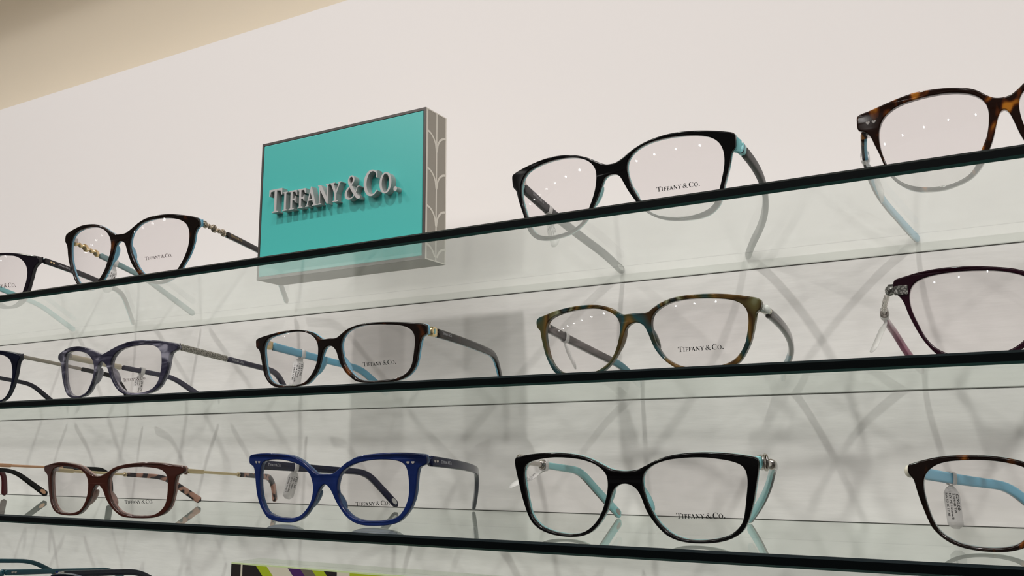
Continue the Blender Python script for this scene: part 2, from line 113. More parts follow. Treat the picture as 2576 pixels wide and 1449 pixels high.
# ------------------------------------------------------------------ materials
def new_mat(name):
    m = bpy.data.materials.new(name); m.use_nodes = True
    return m, m.node_tree.nodes, m.node_tree.links, m.node_tree.nodes['Principled BSDF']
def plain(name, col, rough=0.4, metal=0.0, spec=0.5, coat=0.0, trans=0.0):
    m, n, l, b = new_mat(name)
    b.inputs['Base Color'].default_value = (*col, 1); b.inputs['Roughness'].default_value = rough
    b.inputs['Metallic'].default_value = metal; b.inputs['Specular IOR Level'].default_value = spec
    b.inputs['Coat Weight'].default_value = coat; b.inputs['Coat Roughness'].default_value = 0.04
    b.inputs['Transmission Weight'].default_value = trans
    return m
def ramp(n, stops, interp='LINEAR'):
    r = n.new('ShaderNodeValToRGB'); r.color_ramp.interpolation = interp
    while len(r.color_ramp.elements) < len(stops): r.color_ramp.elements.new(0.5)
    for e, (p, c) in zip(r.color_ramp.elements, stops): e.position = p; e.color = (*c, 1)
    return r
def pattern(name, stops, scale, detail=2.0, stretch=(1, 1, 1), rot=(0, 0, 0), rough=0.12, distort=0.4, interp='LINEAR', coat=0.3, metal=0.0, bump=0):
    m, n, l, b = new_mat(name)
    tc = n.new('ShaderNodeTexCoord'); mp = n.new('ShaderNodeMapping')
    mp.inputs['Scale'].default_value = stretch; mp.inputs['Rotation'].default_value = rot
    no = n.new('ShaderNodeTexNoise'); no.inputs['Scale'].default_value = scale; no.inputs['Detail'].default_value = detail
    no.inputs['Distortion'].default_value = distort
    r = ramp(n, stops, interp)
    l.new(tc.outputs['Object'], mp.inputs[0]); l.new(mp.outputs[0], no.inputs['Vector']); l.new(no.outputs['Fac'], r.inputs[0])
    l.new(r.outputs[0], b.inputs['Base Color']); b.inputs['Roughness'].default_value = rough
    b.inputs['Coat Weight'].default_value = coat; b.inputs['Coat Roughness'].default_value = 0.04; b.inputs['Metallic'].default_value = metal; b.inputs['Specular IOR Level'].default_value = 0.36
    if bump:
        bp = n.new('ShaderNodeBump'); bp.inputs['Strength'].default_value = bump; bp.inputs['Distance'].default_value = 0.0006
        l.new(no.outputs['Fac'], bp.inputs['Height']); l.new(bp.outputs[0], b.inputs['Normal'])
    return m
def glass(name, tint, ior=1.5, gl=(1, 1, 1)):
    """clear sheet: reflects by Fresnel, lets the rest straight through"""
    m = bpy.data.materials.new(name); m.use_nodes = True; n = m.node_tree.nodes; l = m.node_tree.links; n.clear()
    out = n.new('ShaderNodeOutputMaterial'); geo = n.new('ShaderNodeNewGeometry'); fr = n.new('ShaderNodeFresnel')
    mr = n.new('ShaderNodeMapRange'); mr.inputs['To Min'].default_value = ior; mr.inputs['To Max'].default_value = 1 / ior
    tr = n.new('ShaderNodeBsdfTransparent'); tr.inputs[0].default_value = (*tint, 1)
    g = n.new('ShaderNodeBsdfGlossy'); g.inputs['Roughness'].default_value = 0.0; g.inputs['Color'].default_value = (*gl, 1)
    mx = n.new('ShaderNodeMixShader')
    l.new(geo.outputs['Backfacing'], mr.inputs['Value']); l.new(mr.outputs[0], fr.inputs['IOR']); l.new(fr.outputs[0], mx.inputs[0])
    l.new(tr.outputs[0], mx.inputs[1]); l.new(g.outputs[0], mx.inputs[2]); l.new(mx.outputs[0], out.inputs[0])
    return m
def pave(name, base, scale):
    m, n, l, b = new_mat(name)
    tc = n.new('ShaderNodeTexCoord'); vo = n.new('ShaderNodeTexVoronoi'); vo.inputs['Scale'].default_value = scale
    r = ramp(n, [(0.0, (0.95, 0.95, 0.93)), (0.28, base), (0.60, tuple(0.22 * c for c in base))])
    bp = n.new('ShaderNodeBump'); bp.inputs['Strength'].default_value = 1.0; bp.inputs['Distance'].default_value = 0.0007
    l.new(tc.outputs['Object'], vo.inputs['Vector']); l.new(vo.outputs['Distance'], r.inputs[0]); l.new(r.outputs[0], b.inputs['Base Color'])
    l.new(vo.outputs['Color'], bp.inputs['Height']); l.new(bp.outputs[0], b.inputs['Normal'])
    b.inputs['Metallic'].default_value = 0.45; b.inputs['Roughness'].default_value = 0.16
    return m

M = {}
M['black'] = plain('black_acetate', (0.0016, 0.0014, 0.0016), 0.09, spec=0.32)
M['plum_black'] = plain('plum_black_acetate', (0.006, 0.0035, 0.007), 0.12, spec=0.4)
M['navy_black'] = plain('navy_black_acetate', (0.003, 0.004, 0.014), 0.12, spec=0.4)
M['matt_dark'] = plain('matt_dark_grey_acetate', (0.050, 0.048, 0.046), 0.45)
M['dark_grey'] = plain('dark_grey_acetate', (0.035, 0.034, 0.036), 0.30)
M['aqua'] = plain('aqua_acetate', (0.235, 0.54, 0.56), 0.22, coat=0.2)
M['sky'] = plain('sky_blue_acetate', (0.16, 0.43, 0.60), 0.22, coat=0.2)
M['pale_sky'] = plain('pale_blue_acetate', (0.30, 0.50, 0.58), 0.25, coat=0.1)
M['slate_sky'] = plain('grey_blue_acetate', (0.22, 0.34, 0.35), 0.3)
M['navy'] = pattern('navy_blue_acetate', [(0.3, (0.004, 0.011, 0.058)), (0.7, (0.007, 0.018, 0.088))], 90, rough=0.10, coat=0.0)
M['navy_back'] = plain('lighter_blue_acetate', (0.020, 0.060, 0.14), 0.15)
M['navy_dark'] = plain('dark_navy_acetate', (0.004, 0.006, 0.030), 0.14, spec=0.4)
M['brown'] = plain('chestnut_brown_acetate', (0.040, 0.012, 0.008), 0.09)
M['taupe'] = pattern('pinkish_brown_acetate', [(0.3, (0.24, 0.145, 0.12)), (0.7, (0.34, 0.22, 0.19))], 160, rough=0.12)
M['burgundy'] = plain('burgundy_acetate', (0.016, 0.002, 0.007), 0.12, spec=0.4)
M['magenta'] = plain('magenta_acetate', (0.30, 0.045, 0.13), 0.15, coat=0.2)
M['berry'] = pattern('berry_acetate', [(0.35, (0.13, 0.008, 0.045)), (0.7, (0.28, 0.06, 0.13))], 60, rough=0.15)
M['dark_red'] = plain('dark_red_acetate', (0.06, 0.006, 0.008), 0.2)
M['tortoise'] = pattern('amber_tortoiseshell', [(0.0, (0.006, 0.0025, 0.002)), (0.54, (0.012, 0.004, 0.002)), (0.60, (0.07, 0.018, 0.004)), (0.67, (0.36, 0.13, 0.014)), (1.0, (0.42, 0.17, 0.02))], 135, 1.2, (1, 1, 0.6), (0.2, 0.3, 0.5), 0.08, coat=0.0)
M['mid_tortoise'] = pattern('brown_tortoiseshell', [(0.0, (0.004, 0.002, 0.0015)), (0.54, (0.007, 0.003, 0.002)), (0.62, (0.045, 0.013, 0.003)), (0.70, (0.17, 0.052, 0.008)), (1.0, (0.20, 0.065, 0.010))], 125, 1.2, (1, 1, 0.6), (0.1, 0.4, 0.7), 0.10, coat=0.0)
M['dark_tortoise'] = pattern('dark_tortoiseshell', [(0.0, (0.0035, 0.0022, 0.0018)), (0.60, (0.006, 0.0028, 0.0018)), (0.69, (0.035, 0.010, 0.003)), (0.78, (0.14, 0.042, 0.006)), (1.0, (0.16, 0.05, 0.008))], 110, 1.5, (1, 1, 0.6), (0.5, 0.1, 0.2), 0.10, coat=0.0)
M['pink_tortoise'] = pattern('pink_and_black_tortoiseshell', [(0.0, (0.012, 0.010, 0.013)), (0.51, (0.02, 0.014, 0.018)), (0.56, (0.42, 0.22, 0.16)), (1.0, (0.62, 0.36, 0.28))], 110, 1.0, rough=0.15)
M['pink_dark'] = pattern('dusky_pink_acetate', [(0.0, (0.05, 0.02, 0.02)), (0.36, (0.10, 0.04, 0.04)), (0.46, (0.45, 0.20, 0.16)), (1.0, (0.60, 0.30, 0.24))], 90, 1.0, rough=0.15)
M['striped'] = pattern('teal_and_amber_striped_acetate', [(0.0, (0.012, 0.008, 0.004)), (0.30, (0.035, 0.018, 0.006)), (0.40, (0.014, 0.050, 0.055)), (0.45, (0.045, 0.046, 0.018)), (0.51, (0.125, 0.068, 0.016)), (0.57, (0.030, 0.015, 0.005)), (0.62, (0.085, 0.072, 0.026)), (0.66, (0.19, 0.20, 0.12)), (0.70, (0.016, 0.010, 0.005)), (0.78, (0.02, 0.07, 0.08)), (1.0, (0.09, 0.05, 0.015))], 52, 0.5, (1.15, 0.6, 0.9), (0.0, 0.5, 0.3), 0.10, distort=0.2, coat=0.0)
M['smoke'] = pattern('smoky_brown_striped_acetate', [(0.0, (0.030, 0.026, 0.024)), (0.45, (0.085, 0.070, 0.066)), (0.55, (0.20, 0.17, 0.17)), (0.62, (0.05, 0.045, 0.042)), (1.0, (0.09, 0.16, 0.18))], 60, 1.0, (0.4, 0.25, 2.2), rough=0.15)
M['petrol'] = plain('petrol_blue_acetate', (0.05, 0.17, 0.21), 0.25)
M['violet'] = pattern('violet_grey_striated_acetate', [(0.0, (0.012, 0.012, 0.030)), (0.42, (0.018, 0.017, 0.034)), (0.55, (0.055, 0.053, 0.078)), (0.64, (0.25, 0.245, 0.30)), (1.0, (0.42, 0.41, 0.45))], 80, 2.5, (0.5, 0.6, 1.7), (0.0, 0.35, 0.1), 0.10, distort=0.8)
M['violet_back'] = pattern('pale_grey_striated_acetate', [(0.2, (0.09, 0.09, 0.13)), (0.6, (0.30, 0.29, 0.33)), (1.0, (0.5, 0.49, 0.5))], 110, 2.5, rough=0.15)
M['violet_dark'] = plain('dark_violet_grey_acetate', (0.045, 0.042, 0.070), 0.25)
M['teal'] = plain('teal_blue_acetate', (0.008, 0.050, 0.070), 0.3)
M['silver'] = plain('polished_silver', (0.52, 0.48, 0.45), 0.14, 1.0)
M['bronze'] = plain('brushed_bronze_grey', (0.30, 0.275, 0.235), 0.32, 1.0)
M['champagne'] = plain('pale_champagne_metal', (0.60, 0.54, 0.43), 0.3, 0.9)
M['gold'] = plain('pale_gold', (0.62, 0.50, 0.31), 0.28, 1.0)
M['yellow_gold'] = plain('yellow_gold', (0.78, 0.60, 0.33), 0.25, 1.0)
M['rose_gold'] = plain('rose_gold', (0.62, 0.36, 0.23), 0.35, 1.0)
M['pearl'] = plain('cream_pearl', (0.72, 0.68, 0.56), 0.25, coat=0.4)
M['crystal'] = plain('clear_crystal', (0.70, 0.72, 0.68), 0.06, coat=0.5)
M['pave_silver'] = pave('silver_pave_stones', (0.52, 0.50, 0.46), 900)
M['pave_gold'] = pave('gold_set_stones', (0.78, 0.66, 0.50), 900)
M['glitter'] = pave('silver_glitter', (0.62, 0.58, 0.51), 2000)
M['lens'] = glass('demo_lens', (0.985, 0.972, 0.975), 1.45)
M['ink'] = plain('black_print', (0.004, 0.004, 0.004), 0.6, spec=0.1)
M['faded_ink'] = plain('faded_brown_print', (0.055, 0.028, 0.028), 0.6, spec=0.1)
M['white_print'] = plain('silver_print', (0.55, 0.55, 0.58), 0.5)
M['gold_print'] = plain('gold_print', (0.60, 0.44, 0.20), 0.5)
M['tag_film'] = plain('milky_label_film', (0.80, 0.785, 0.765), 0.45); M['tag_film'].node_tree.nodes['Principled BSDF'].inputs['Alpha'].default_value = 0.62
M['emblem'] = plain('frosted_emblem', (0.30, 0.28, 0.26), 0.4)
M['shelf_glass'] = glass('shelf_glass', (0.972, 0.990, 0.979), 1.50, (0.975, 1.0, 0.985))
M['edge'] = plain('dark_polished_glass_edge', (0.0016, 0.0026, 0.0028), 0.25, spec=0.10)
M['chamfer'] = plain('bevelled_green_glass_edge', (0.022, 0.088, 0.078), 0.28, spec=0.3)  # lower bevel, its green brightened as if light passed through the glass
M['chamfer_top'] = plain('upper_bevelled_glass_edge', (0.004, 0.009, 0.011), 0.3, spec=0.2)

def wall_mat(name, col, bump, scale, stretch, speck=0.0):
    m, n, l, b = new_mat(name)
    tc = n.new('ShaderNodeTexCoord'); mp = n.new('ShaderNodeMapping'); mp.inputs['Scale'].default_value = stretch
    no = n.new('ShaderNodeTexNoise'); no.inputs['Scale'].default_value = scale; no.inputs['Detail'].default_value = 5
    bp = n.new('ShaderNodeBump'); bp.inputs['Strength'].default_value = bump; bp.inputs['Distance'].default_value = 0.0006
    r = ramp(n, [(0.30, tuple(c * (1 - speck) for c in col)), (0.55, col)])
    l.new(tc.outputs['Object'], mp.inputs[0]); l.new(mp.outputs[0], no.inputs['Vector']); l.new(no.outputs['Fac'], bp.inputs['Height'])
    l.new(no.outputs['Fac'], r.inputs[0]); l.new(r.outputs[0], b.inputs['Base Color']); l.new(bp.outputs[0], b.inputs['Normal'])
    b.inputs['Roughness'].default_value = 0.55; b.inputs['Specular IOR Level'].default_value = 0.25
    return m
M['wall_smooth'] = wall_mat('smooth_white_paint', (0.80, 0.765, 0.745), 0.05, 40, (1, 1, 1))
M['wall_brushed'] = wall_mat('brushed_white_board', (0.80, 0.765, 0.745), 0.32, 160, (0.22, 1, 1.3), 0.05)
M['beige'] = wall_mat('beige_paint', (0.76, 0.69, 0.58), 0.05, 40, (1, 1, 1))
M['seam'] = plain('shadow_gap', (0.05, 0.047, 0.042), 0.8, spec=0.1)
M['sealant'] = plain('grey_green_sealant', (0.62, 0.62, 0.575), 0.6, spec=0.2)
M['floor'] = plain('grey_floor', (0.22, 0.20, 0.18), 0.6)
M['ceil'] = plain('ceiling_paint', (0.60, 0.58, 0.55), 0.8)

# ------------------------------------------------------------------ the setting
S1, S2, S3, S4 = 0.0, -86.84, -174.0, -261.0            # tops of the four glass shelves, mm
TK = 5.864
XL, XR = -1650, 700
def structure(name, b, mat, label=None):
    o = box(name, b, mat); return tag(o, label, kind='structure')
structure('wall_back', (XL, XR, 0, 18, -TK, 292.5), M['wall_smooth'])
structure('wall_back_lower', (XL, XR, 0, 18, -900, -TK), M['wall_brushed'])
structure('wall_rear', (-3200, 2200, 300, 340, -1700, 1500), M['beige'])
structure('trim_soffit', (-3200, 2200, -300, 300, 820, 1500), M['beige'])  # unseen slab added to keep the downlights off the upper rear wall
structure('ceiling', (-12500, 5000, -8000, 340, 1500, 1540), M['ceil'])
structure('floor', (-12500, 5000, -8000, 340, -1740, -1700), M['floor'])
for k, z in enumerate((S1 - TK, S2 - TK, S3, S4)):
    up = k >= 2; pr = (0.3, 0.3, 0.3, 0.3)[k]; hz = (.42, .30, .36, .36)[k]           # a thin added strip for the slot's shadow line, dark on the open side
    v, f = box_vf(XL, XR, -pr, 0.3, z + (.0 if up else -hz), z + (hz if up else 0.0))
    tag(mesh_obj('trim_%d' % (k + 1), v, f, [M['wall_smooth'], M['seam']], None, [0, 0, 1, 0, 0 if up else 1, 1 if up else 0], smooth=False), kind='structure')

SHELF_LABELS = ['topmost glass shelf, carrying the turquoise sign box',
                'second glass shelf from the top, under the striped and burgundy glasses',
                'third glass shelf from the top, under the navy and cat-eye glasses',
                'lowest glass shelf, carrying the green patterned block']
for (z, D), lab in zip(((S1, 184.8), (S2, 177.7), (S3, 189.2), (S4, 189.0)), SHELF_LABELS):
    sh = empty('glass_shelf', Matrix.Translation((0, 0, z * 0.001)))
    tag(sh, lab, 'shelf', 'glass shelves on the white display wall')
    c0 = 1.15; ed = 1.6
    box('rear_sealant', (XL, XR, -0.25, 0.2, -TK, 0), M['sealant'], sh)  # grey-green strip painting in the shade band where glass meets wall
    box('glass_pane', (XL, XR, -D + ed, 0.4, -TK, 0), M['shelf_glass'], sh)
    prof = [(-D + ed, 0), (-D + c0, 0), (-D, -c0), (-D, -TK + c0), (-D + c0, -TK), (-D + ed, -TK)]
    V = [(x, y, zz) for x in (XL, XR) for y, zz in prof]; n = len(prof)
    F = [(i, (i + 1) % n, (i + 1) % n + n, i + n) for i in range(n)] + [tuple(range(n)), tuple(range(n, 2 * n))]
    mi = [0, 1, 0, 2, 0, 0, 0, 0]
    mesh_obj('polished_edge', V, F, [M['edge'], M['chamfer_top'], M['chamfer']], sh, mi, smooth=False)

# ------------------------------------------------------------------ lettering: a serif cut of T I F F A N Y & C O .
def arc(cx, cy, rx, ry, a0, a1, n):
    return [(cx + rx * math.cos(math.radians(a0 + (a1 - a0) * i / n)), cy + ry * math.sin(math.radians(a0 + (a1 - a0) * i / n))) for i in range(n + 1)]
SERI = [(0, 0), (.40, 0), (.40, .04), (.28, .07), (.28, .93), (.40, .96), (.40, 1), (0, 1), (0, .96), (.12, .93), (.12, .07), (0, .04)]
GLYPH = {
 'T': (.86, [[(0, 1), (.86, 1), (.86, .72), (.80, .72), (.75, .90), (.51, .93), (.51, .07), (.64, .04), (.64, 0), (.22, 0), (.22, .04), (.35, .07), (.35, .93), (.11, .90), (.06, .72), (0, .72)]]),
 'I': (.40, [SERI]),
 'F': (.62, [[(0, 0), (.42, 0), (.42, .04), (.28, .07), (.28, .47), (.44, .47), (.49, .34), (.54, .34), (.54, .68), (.49, .68), (.44, .56), (.28, .56), (.28, .92), (.50, .92), (.58, .74), (.64, .74), (.62, 1), (0, 1), (0, .96), (.12, .93), (.12, .07), (0, .04)]]),
 'A': (.90, [[(0, 0), (.28, 0), (.28, .04), (.17, .07), (.25, .29), (.55, .29), (.63, .07), (.53, .04), (.53, 0), (.92, 0), (.92, .04), (.82, .07), (.48, 1.02), (.40, 1.02), (.09, .07), (0, .04)], [(.28, .37), (.52, .37), (.40, .70)]]),
 'N': (.90, [[(0, 0), (.28, 0), (.28, .04), (.18, .07), (.18, .74), (.71, -.02), (.80, -.02), (.80, .93), (.90, .96), (.90, 1), (.62, 1), (.62, .96), (.72, .93), (.72, .32), (.25, 1), (0, 1), (0, .96), (.10, .93), (.10, .07), (0, .04)]]),
 'Y': (.86, [[(.22, 0), (.64, 0), (.64, .04), (.51, .07), (.51, .42), (.76, .93), (.86, .96), (.86, 1), (.58, 1), (.58, .96), (.67, .93), (.46, .53), (.28, .93), (.37, .96), (.37, 1), (0, 1), (0, .96), (.08, .93), (.35, .42), (.35, .07), (.22, .04)]]),
 'C': (.84, [arc(.45, .5, .45, .53, 48, 312, 26) + [(.80, .14)] + arc(.50, .5, .33, .46, 318, 46, 24)[::1] + [(.72, .70), (.79, .66), (.79, .98), (.74, .98)]]),
 'O': (.86, [arc(.43, .5, .43, .53, 0, 360, 30)[:-1], arc(.43, .5, .26, .46, 0, 360, 26)[:-1]]),
 '.': (.20, [arc(.10, .09, .10, .10, 0, 360, 14)[:-1]]),
}
AMP = [(1.00, .02, .10), (.84, .04, .16), (.64, .24, .17), (.46, .46, .17), (.30, .68, .13), (.25, .84, .10), (.31, .97, .06), (.43, 1.01, .06), (.54, .95, .10), (.57, .82, .11), (.50, .69, .08), (.36, .57, .05), (.18, .44, .10), (.08, .28, .15), (.12, .11, .13), (.28, .02, .07), (.44, .03, .05), (.60, .12, .05), (.73, .28, .05), (.80, .45, .05), (.84, .50, .04), (.96, .51, .04)]
def fill_curve(name, loops, extrude, bevel=0.0, res=2):
    """closed loops (even-odd) to a solid mesh centred on z = 0"""
    cu = bpy.data.curves.new(name, 'CURVE'); cu.dimensions = '2D'; cu.fill_mode = 'BOTH' if extrude else 'FRONT'
    cu.extrude = max(extrude - bevel, 0); cu.bevel_depth = bevel; cu.bevel_resolution = res; cu.offset = -bevel
    for lp in loops:
        sp = cu.splines.new('POLY'); sp.points.add(len(lp) - 1)
        for i, p in enumerate(lp): sp.points[i].co = (p[0], p[1], 0, 1)
        sp.use_cyclic_u = True
    o = bpy.data.objects.new(name, cu); C.objects.link(o)
    dg = bpy.context.evaluated_depsgraph_get(); dg.update()
    me = bpy.data.meshes.new_from_object(o.evaluated_get(dg))
    bpy.data.objects.remove(o); bpy.data.curves.remove(cu)
    bm = bmesh.new(); bm.from_mesh(me); bmesh.ops.remove_doubles(bm, verts=bm.verts, dist=1e-4)
    bpy.data.meshes.remove(me)
    return bm
def bm_vf(bm):
    bm.verts.index_update()
    v = [tuple(x.co) for x in bm.verts]; f = [tuple(q.index for q in x.verts) for x in bm.faces]; bm.free()
    return v, f
def stroke(path, e):
    P = [Vector((a, b)) for a, b, t in path]; V, F = [], []
    Q = []
    for i in range(len(P) - 1):                       # smooth the path
        for k in range(3):
            t = k / 3; p0, p1, p2, p3 = P[max(i - 1, 0)], P[i], P[i + 1], P[min(i + 2, len(P) - 1)]
            q = 0.5 * ((2 * p1) + (p2 - p0) * t + (2 * p0 - 5 * p1 + 4 * p2 - p3) * t * t + (3 * p1 - p0 - 3 * p2 + p3) * t ** 3)
            Q.append((q, path[i][2] * (1 - t) + path[i + 1][2] * t))
    Q.append((P[-1], path[-1][2]))
    for i, (q, t) in enumerate(Q):
        d = (Q[min(i + 1, len(Q) - 1)][0] - Q[max(i - 1, 0)][0]).normalized(); nrm = Vector((-d.y, d.x)) * t * 0.5
        a, b = q + nrm, q - nrm
        k = i * 0.0012
        V += [(a.x, a.y, e + k), (b.x, b.y, e + k), (b.x, b.y, -e - k), (a.x, a.y, -e - k)] if e else [(a.x, a.y, k * .01), (b.x, b.y, k * .01)]
    m = 4 if e else 2
    for i in range(len(Q) - 1):
        o = i * m
        if e:
            for k in range(4): F.append((o + k, o + (k + 1) % 4, o + m + (k + 1) % 4, o + m + k))
        else: F.append((o, o + 1, o + m + 1, o + m))
    if e: F += [(0, 1, 2, 3), tuple(len(V) - 4 + k for k in range(4))]
    return V, F
_gc = {}
def glyph(ch, e):
    if (ch, e) not in _gc:
        if ch == '&': _gc[(ch, e)] = stroke(AMP, e)
        else: _gc[(ch, e)] = bm_vf(fill_curve('glyph', GLYPH[ch][1], e))
    return _gc[(ch, e)]
WORD = [('T', 1.0), ('I', .80), ('F', .80), ('F', .80), ('A', .80), ('N', .80), ('Y', .80), ('&', .92), ('C', 1.0), ('O', .80), ('.', 1.0)]
GAP = {1: .05, 2: .09, 3: .07, 4: .01, 5: .05, 6: .03, 7: .22, 8: .20, 9: .08, 10: .12}
def word_layout():
    x = 0; out = []
    for i, (ch, s) in enumerate(WORD):
        x += GAP.get(i, 0); out.append((ch, s, x)); x += (1.0 if ch == '&' else GLYPH[ch][0]) * s
    return out, x
def word_vf(e, cap, length):
    """the whole word as one flat mesh: x 0..length, y 0..cap"""
    lay, tot = word_layout(); k = length / tot; parts = []
    for ch, s, x in lay:
        v, f = glyph(ch, e)
        parts.append(([((a * s + x) * k, b * s * cap, c) for a, b, c in v], f))
    return join_vf(parts)
def heart(e):
    pts = []
    for i in range(24):
        t = 2 * math.pi * i / 24
        pts.append((0.5 * math.sin(t) ** 3, 0.03 * (13 * math.cos(t) - 5 * math.cos(2 * t) - 2 * math.cos(3 * t) - math.cos(4 * t))))
    return bm_vf(fill_curve('heart', [pts], e))
HEART = heart(0.12)

# ------------------------------------------------------------------ eyeglasses
def smooth_loop(pts, n, rounds=2, closed=True, keep=()):
    P = [Vector((p[0], p[1])) for p in pts]; m = len(P); out = []
    segs = m if closed else m - 1
    for i in range(segs):
        if closed: p0, p1, p2, p3 = P[i - 1], P[i], P[(i + 1) % m], P[(i + 2) % m]
        else: p0, p1, p2, p3 = P[max(i - 1, 0)], P[i], P[i + 1], P[min(i + 2, m - 1)]
        for k in range(8):
            t = k / 8
            out.append(0.5 * ((2 * p1) + (p2 - p0) * t + (2 * p0 - 5 * p1 + 4 * p2 - p3) * t * t + (3 * p1 - p0 - 3 * p2 + p3) * t ** 3))
    # resample evenly
    L = [0]
    for i in range(len(out)): L.append(L[-1] + (out[(i + 1) % len(out)] - out[i]).length)
    res = []; j = 0
    for i in range(n):
        s = L[-1] * i / n
        while L[j + 1] < s: j += 1
        t = (s - L[j]) / max(L[j + 1] - L[j], 1e-9)
        res.append(out[j] * (1 - t) + out[(j + 1) % len(out)] * t)
    for _ in range(rounds):
        res = [(res[i - 1] + 2 * res[i] + res[(i + 1) % n]) / 4 for i in range(n)]
    return [(p.x, p.y) for p in res]

def glasses(key, style):
    g = G[key]; zs = {1: S1, 2: S2, 3: S3, 4: S4}[g['shelf']]; K = g['K']; hw = g['hw']
    ps, th = g['yaw'], g['pitch']; c, s_ = math.cos(ps), math.sin(ps); ct, st = math.cos(th), math.sin(th)
    u = Vector((c, s_, 0)); wv = Vector((-s_ * ct, c * ct, st)); v = u.cross(wv)
    lift = (style.get('thick', 4.2) + K * 30 ** 2) * max(0, st) - K * 30 ** 2 * 0 + 0.03      # so the lower back edge of the rims rests on the glass
    mw = Matrix(((u.x, wv.x, v.x, g['X'] * .001), (u.y, wv.y, v.y, g['Y'] * .001), (u.z, wv.z, v.z, (zs + lift - K * 30 ** 2 * st) * .001), (0, 0, 0, 1)))
    root = empty('eyeglasses', mw)
    tag(root, style['label'], 'eyeglasses', style['group'])
    th_f = style.get('thick', 4.2); split = style.get('split', 2.1)
    half = [tuple(p) for p in g['outer']]
    loop = half + [(-x, y) for x, y in half[-2:0:-1]]
    outer = smooth_loop(loop, 380, 1)
    op = smooth_loop(g['open'], 130, 5)
    opl = [(-x, y) for x, y in op]
    bm = fill_curve('frame_front', [outer, op, opl], th_f / 2, 0.75, 4)
    bmesh.ops.translate(bm, vec=(0, 0, th_f / 2), verts=bm.verts)
    geom = bm.verts[:] + bm.edges[:] + bm.faces[:]
    bmesh.ops.bisect_plane(bm, geom=geom, plane_co=(0, 0, split), plane_no=(0, 0, 1), dist=1e-5)
    bm.faces.ensure_lookup_table()
    mi = [1 if f.calc_center_median().z > split else 0 for f in bm.faces]
    # the curve's own front is +z; here depth grows away from the viewer
    vv, ff = bm_vf(bm)
    V = [(x, z + K * x * x, y) for x, y, z in vv]
    fo = mesh_obj('frame_front', V, ff, [M[style['front']], M[style['back']]], root, mi, sharp=math.radians(38))
    wn = fo.modifiers.new('normals', 'WEIGHTED_NORMAL'); wn.keep_sharp = True
    # lenses
    xs = [p[0] for p in op]; ys = [p[1] for p in op]
    cx, cy = (min(xs) + max(xs)) / 2, (min(ys) + max(ys)) / 2; ra, rb = (max(xs) - min(xs)) / 2, (max(ys) - min(ys)) / 2
    bulge = style.get('bulge', 2.5)
    def lw(x, y, sgn=1):
        r2 = min(1.0, ((x * sgn - cx) / ra) ** 2 * .6 + ((y - cy) / rb) ** 2 * .4)
        return 1.5 + K * x * x - bulge * (1 - r2)
    for sgn in (1, -1):
        ring = op[::2] if sgn > 0 else opl[::2]; n = len(ring); ccx = cx * sgn; V = []; F = []; NR = 9
        for side, off in ((0, 0.0), (1, 1.5)):
            base = len(V); V.append((ccx, lw(ccx, cy, sgn) + off, cy))
            for r in range(1, NR + 1):
                for x, y in ring:
                    X = ccx + (x - ccx) * 1.012 * r / NR; Y = cy + (y - cy) * 1.012 * r / NR
                    V.append((X, lw(X, Y, sgn) + off, Y))
            for i in range(n): F.append((base, base + 1 + i, base + 1 + (i + 1) % n))
            for r in range(NR - 1):
                a = base + 1 + r * n
                for i in range(n): F.append((a + i, a + (i + 1) % n, a + n + (i + 1) % n, a + n + i))
        h = 1 + NR * n; a = 1 + (NR - 1) * n
        for i in range(n): F.append((a + i, a + (i + 1) % n, h + a + (i + 1) % n, h + a + i))
        ln = mesh_obj('lens', V, F, M['lens'], root, sharp=math.radians(50))
        if sgn > 0 and 'logo' in g:
            (x0, y0), (x1, y1) = g['logo']; L = math.hypot(x1 - x0, y1 - y0); cap = L / 24 * 2.75
            pv, pf = word_vf(0, cap, L)
            PV = []
            for a_, b_, _ in pv:
                t = a_ / L; X = x0 + (x1 - x0) * t; Y = y0 + (y1 - y0) * t + b_
                PV.append((X, lw(X, Y) - 0.06, Y))
            mesh_obj('printed_logo', PV, pf, M[style.get('ink', 'ink')], ln, smooth=False)
    # nose pads moulded on the back of the rims
    vb = half[-1][1]; kmin = min(range(len(half)), key=lambda i: half[i][1]); cand = [p for p in half[kmin:] if p[0] < 24]
    nose = min(cand, key=lambda p: abs(p[1] - (vb - 10))); low = min(cand, key=lambda p: abs(p[1] - (vb - 15.5)))
    for sgn in (1, -1):
        V, F = [], []; nu, nv = 12, 8; A = Vector((low[0] - nose[0], 0, low[1] - nose[1])).normalized()
        ctr = Vector((nose[0] + 1.6, th_f + K * nose[0] ** 2 + 0.6, nose[1]))
        side = Vector((A.z, 0, -A.x)); back = Vector((0, 1, 0))
        for i in range(nv + 1):
            a = math.pi * i / nv
            for j in range(nu):
                b = 2 * math.pi * j / nu
                q = ctr + A * (7.0 * math.cos(a)) + side * (1.5 * math.sin(a) * math.cos(b)) + back * (3.4 * math.sin(a) * math.sin(b))
                V.append((q.x * sgn, q.y, q.z))
        for i in range(nv):
            for j in range(nu): F.append((i * nu + j, i * nu + (j + 1) % nu, (i + 1) * nu + (j + 1) % nu, (i + 1) * nu + j))
        mesh_obj('nose_pad', V, F, M[style.get('pad', style['back'])], root)
    # temples
    curves = {}
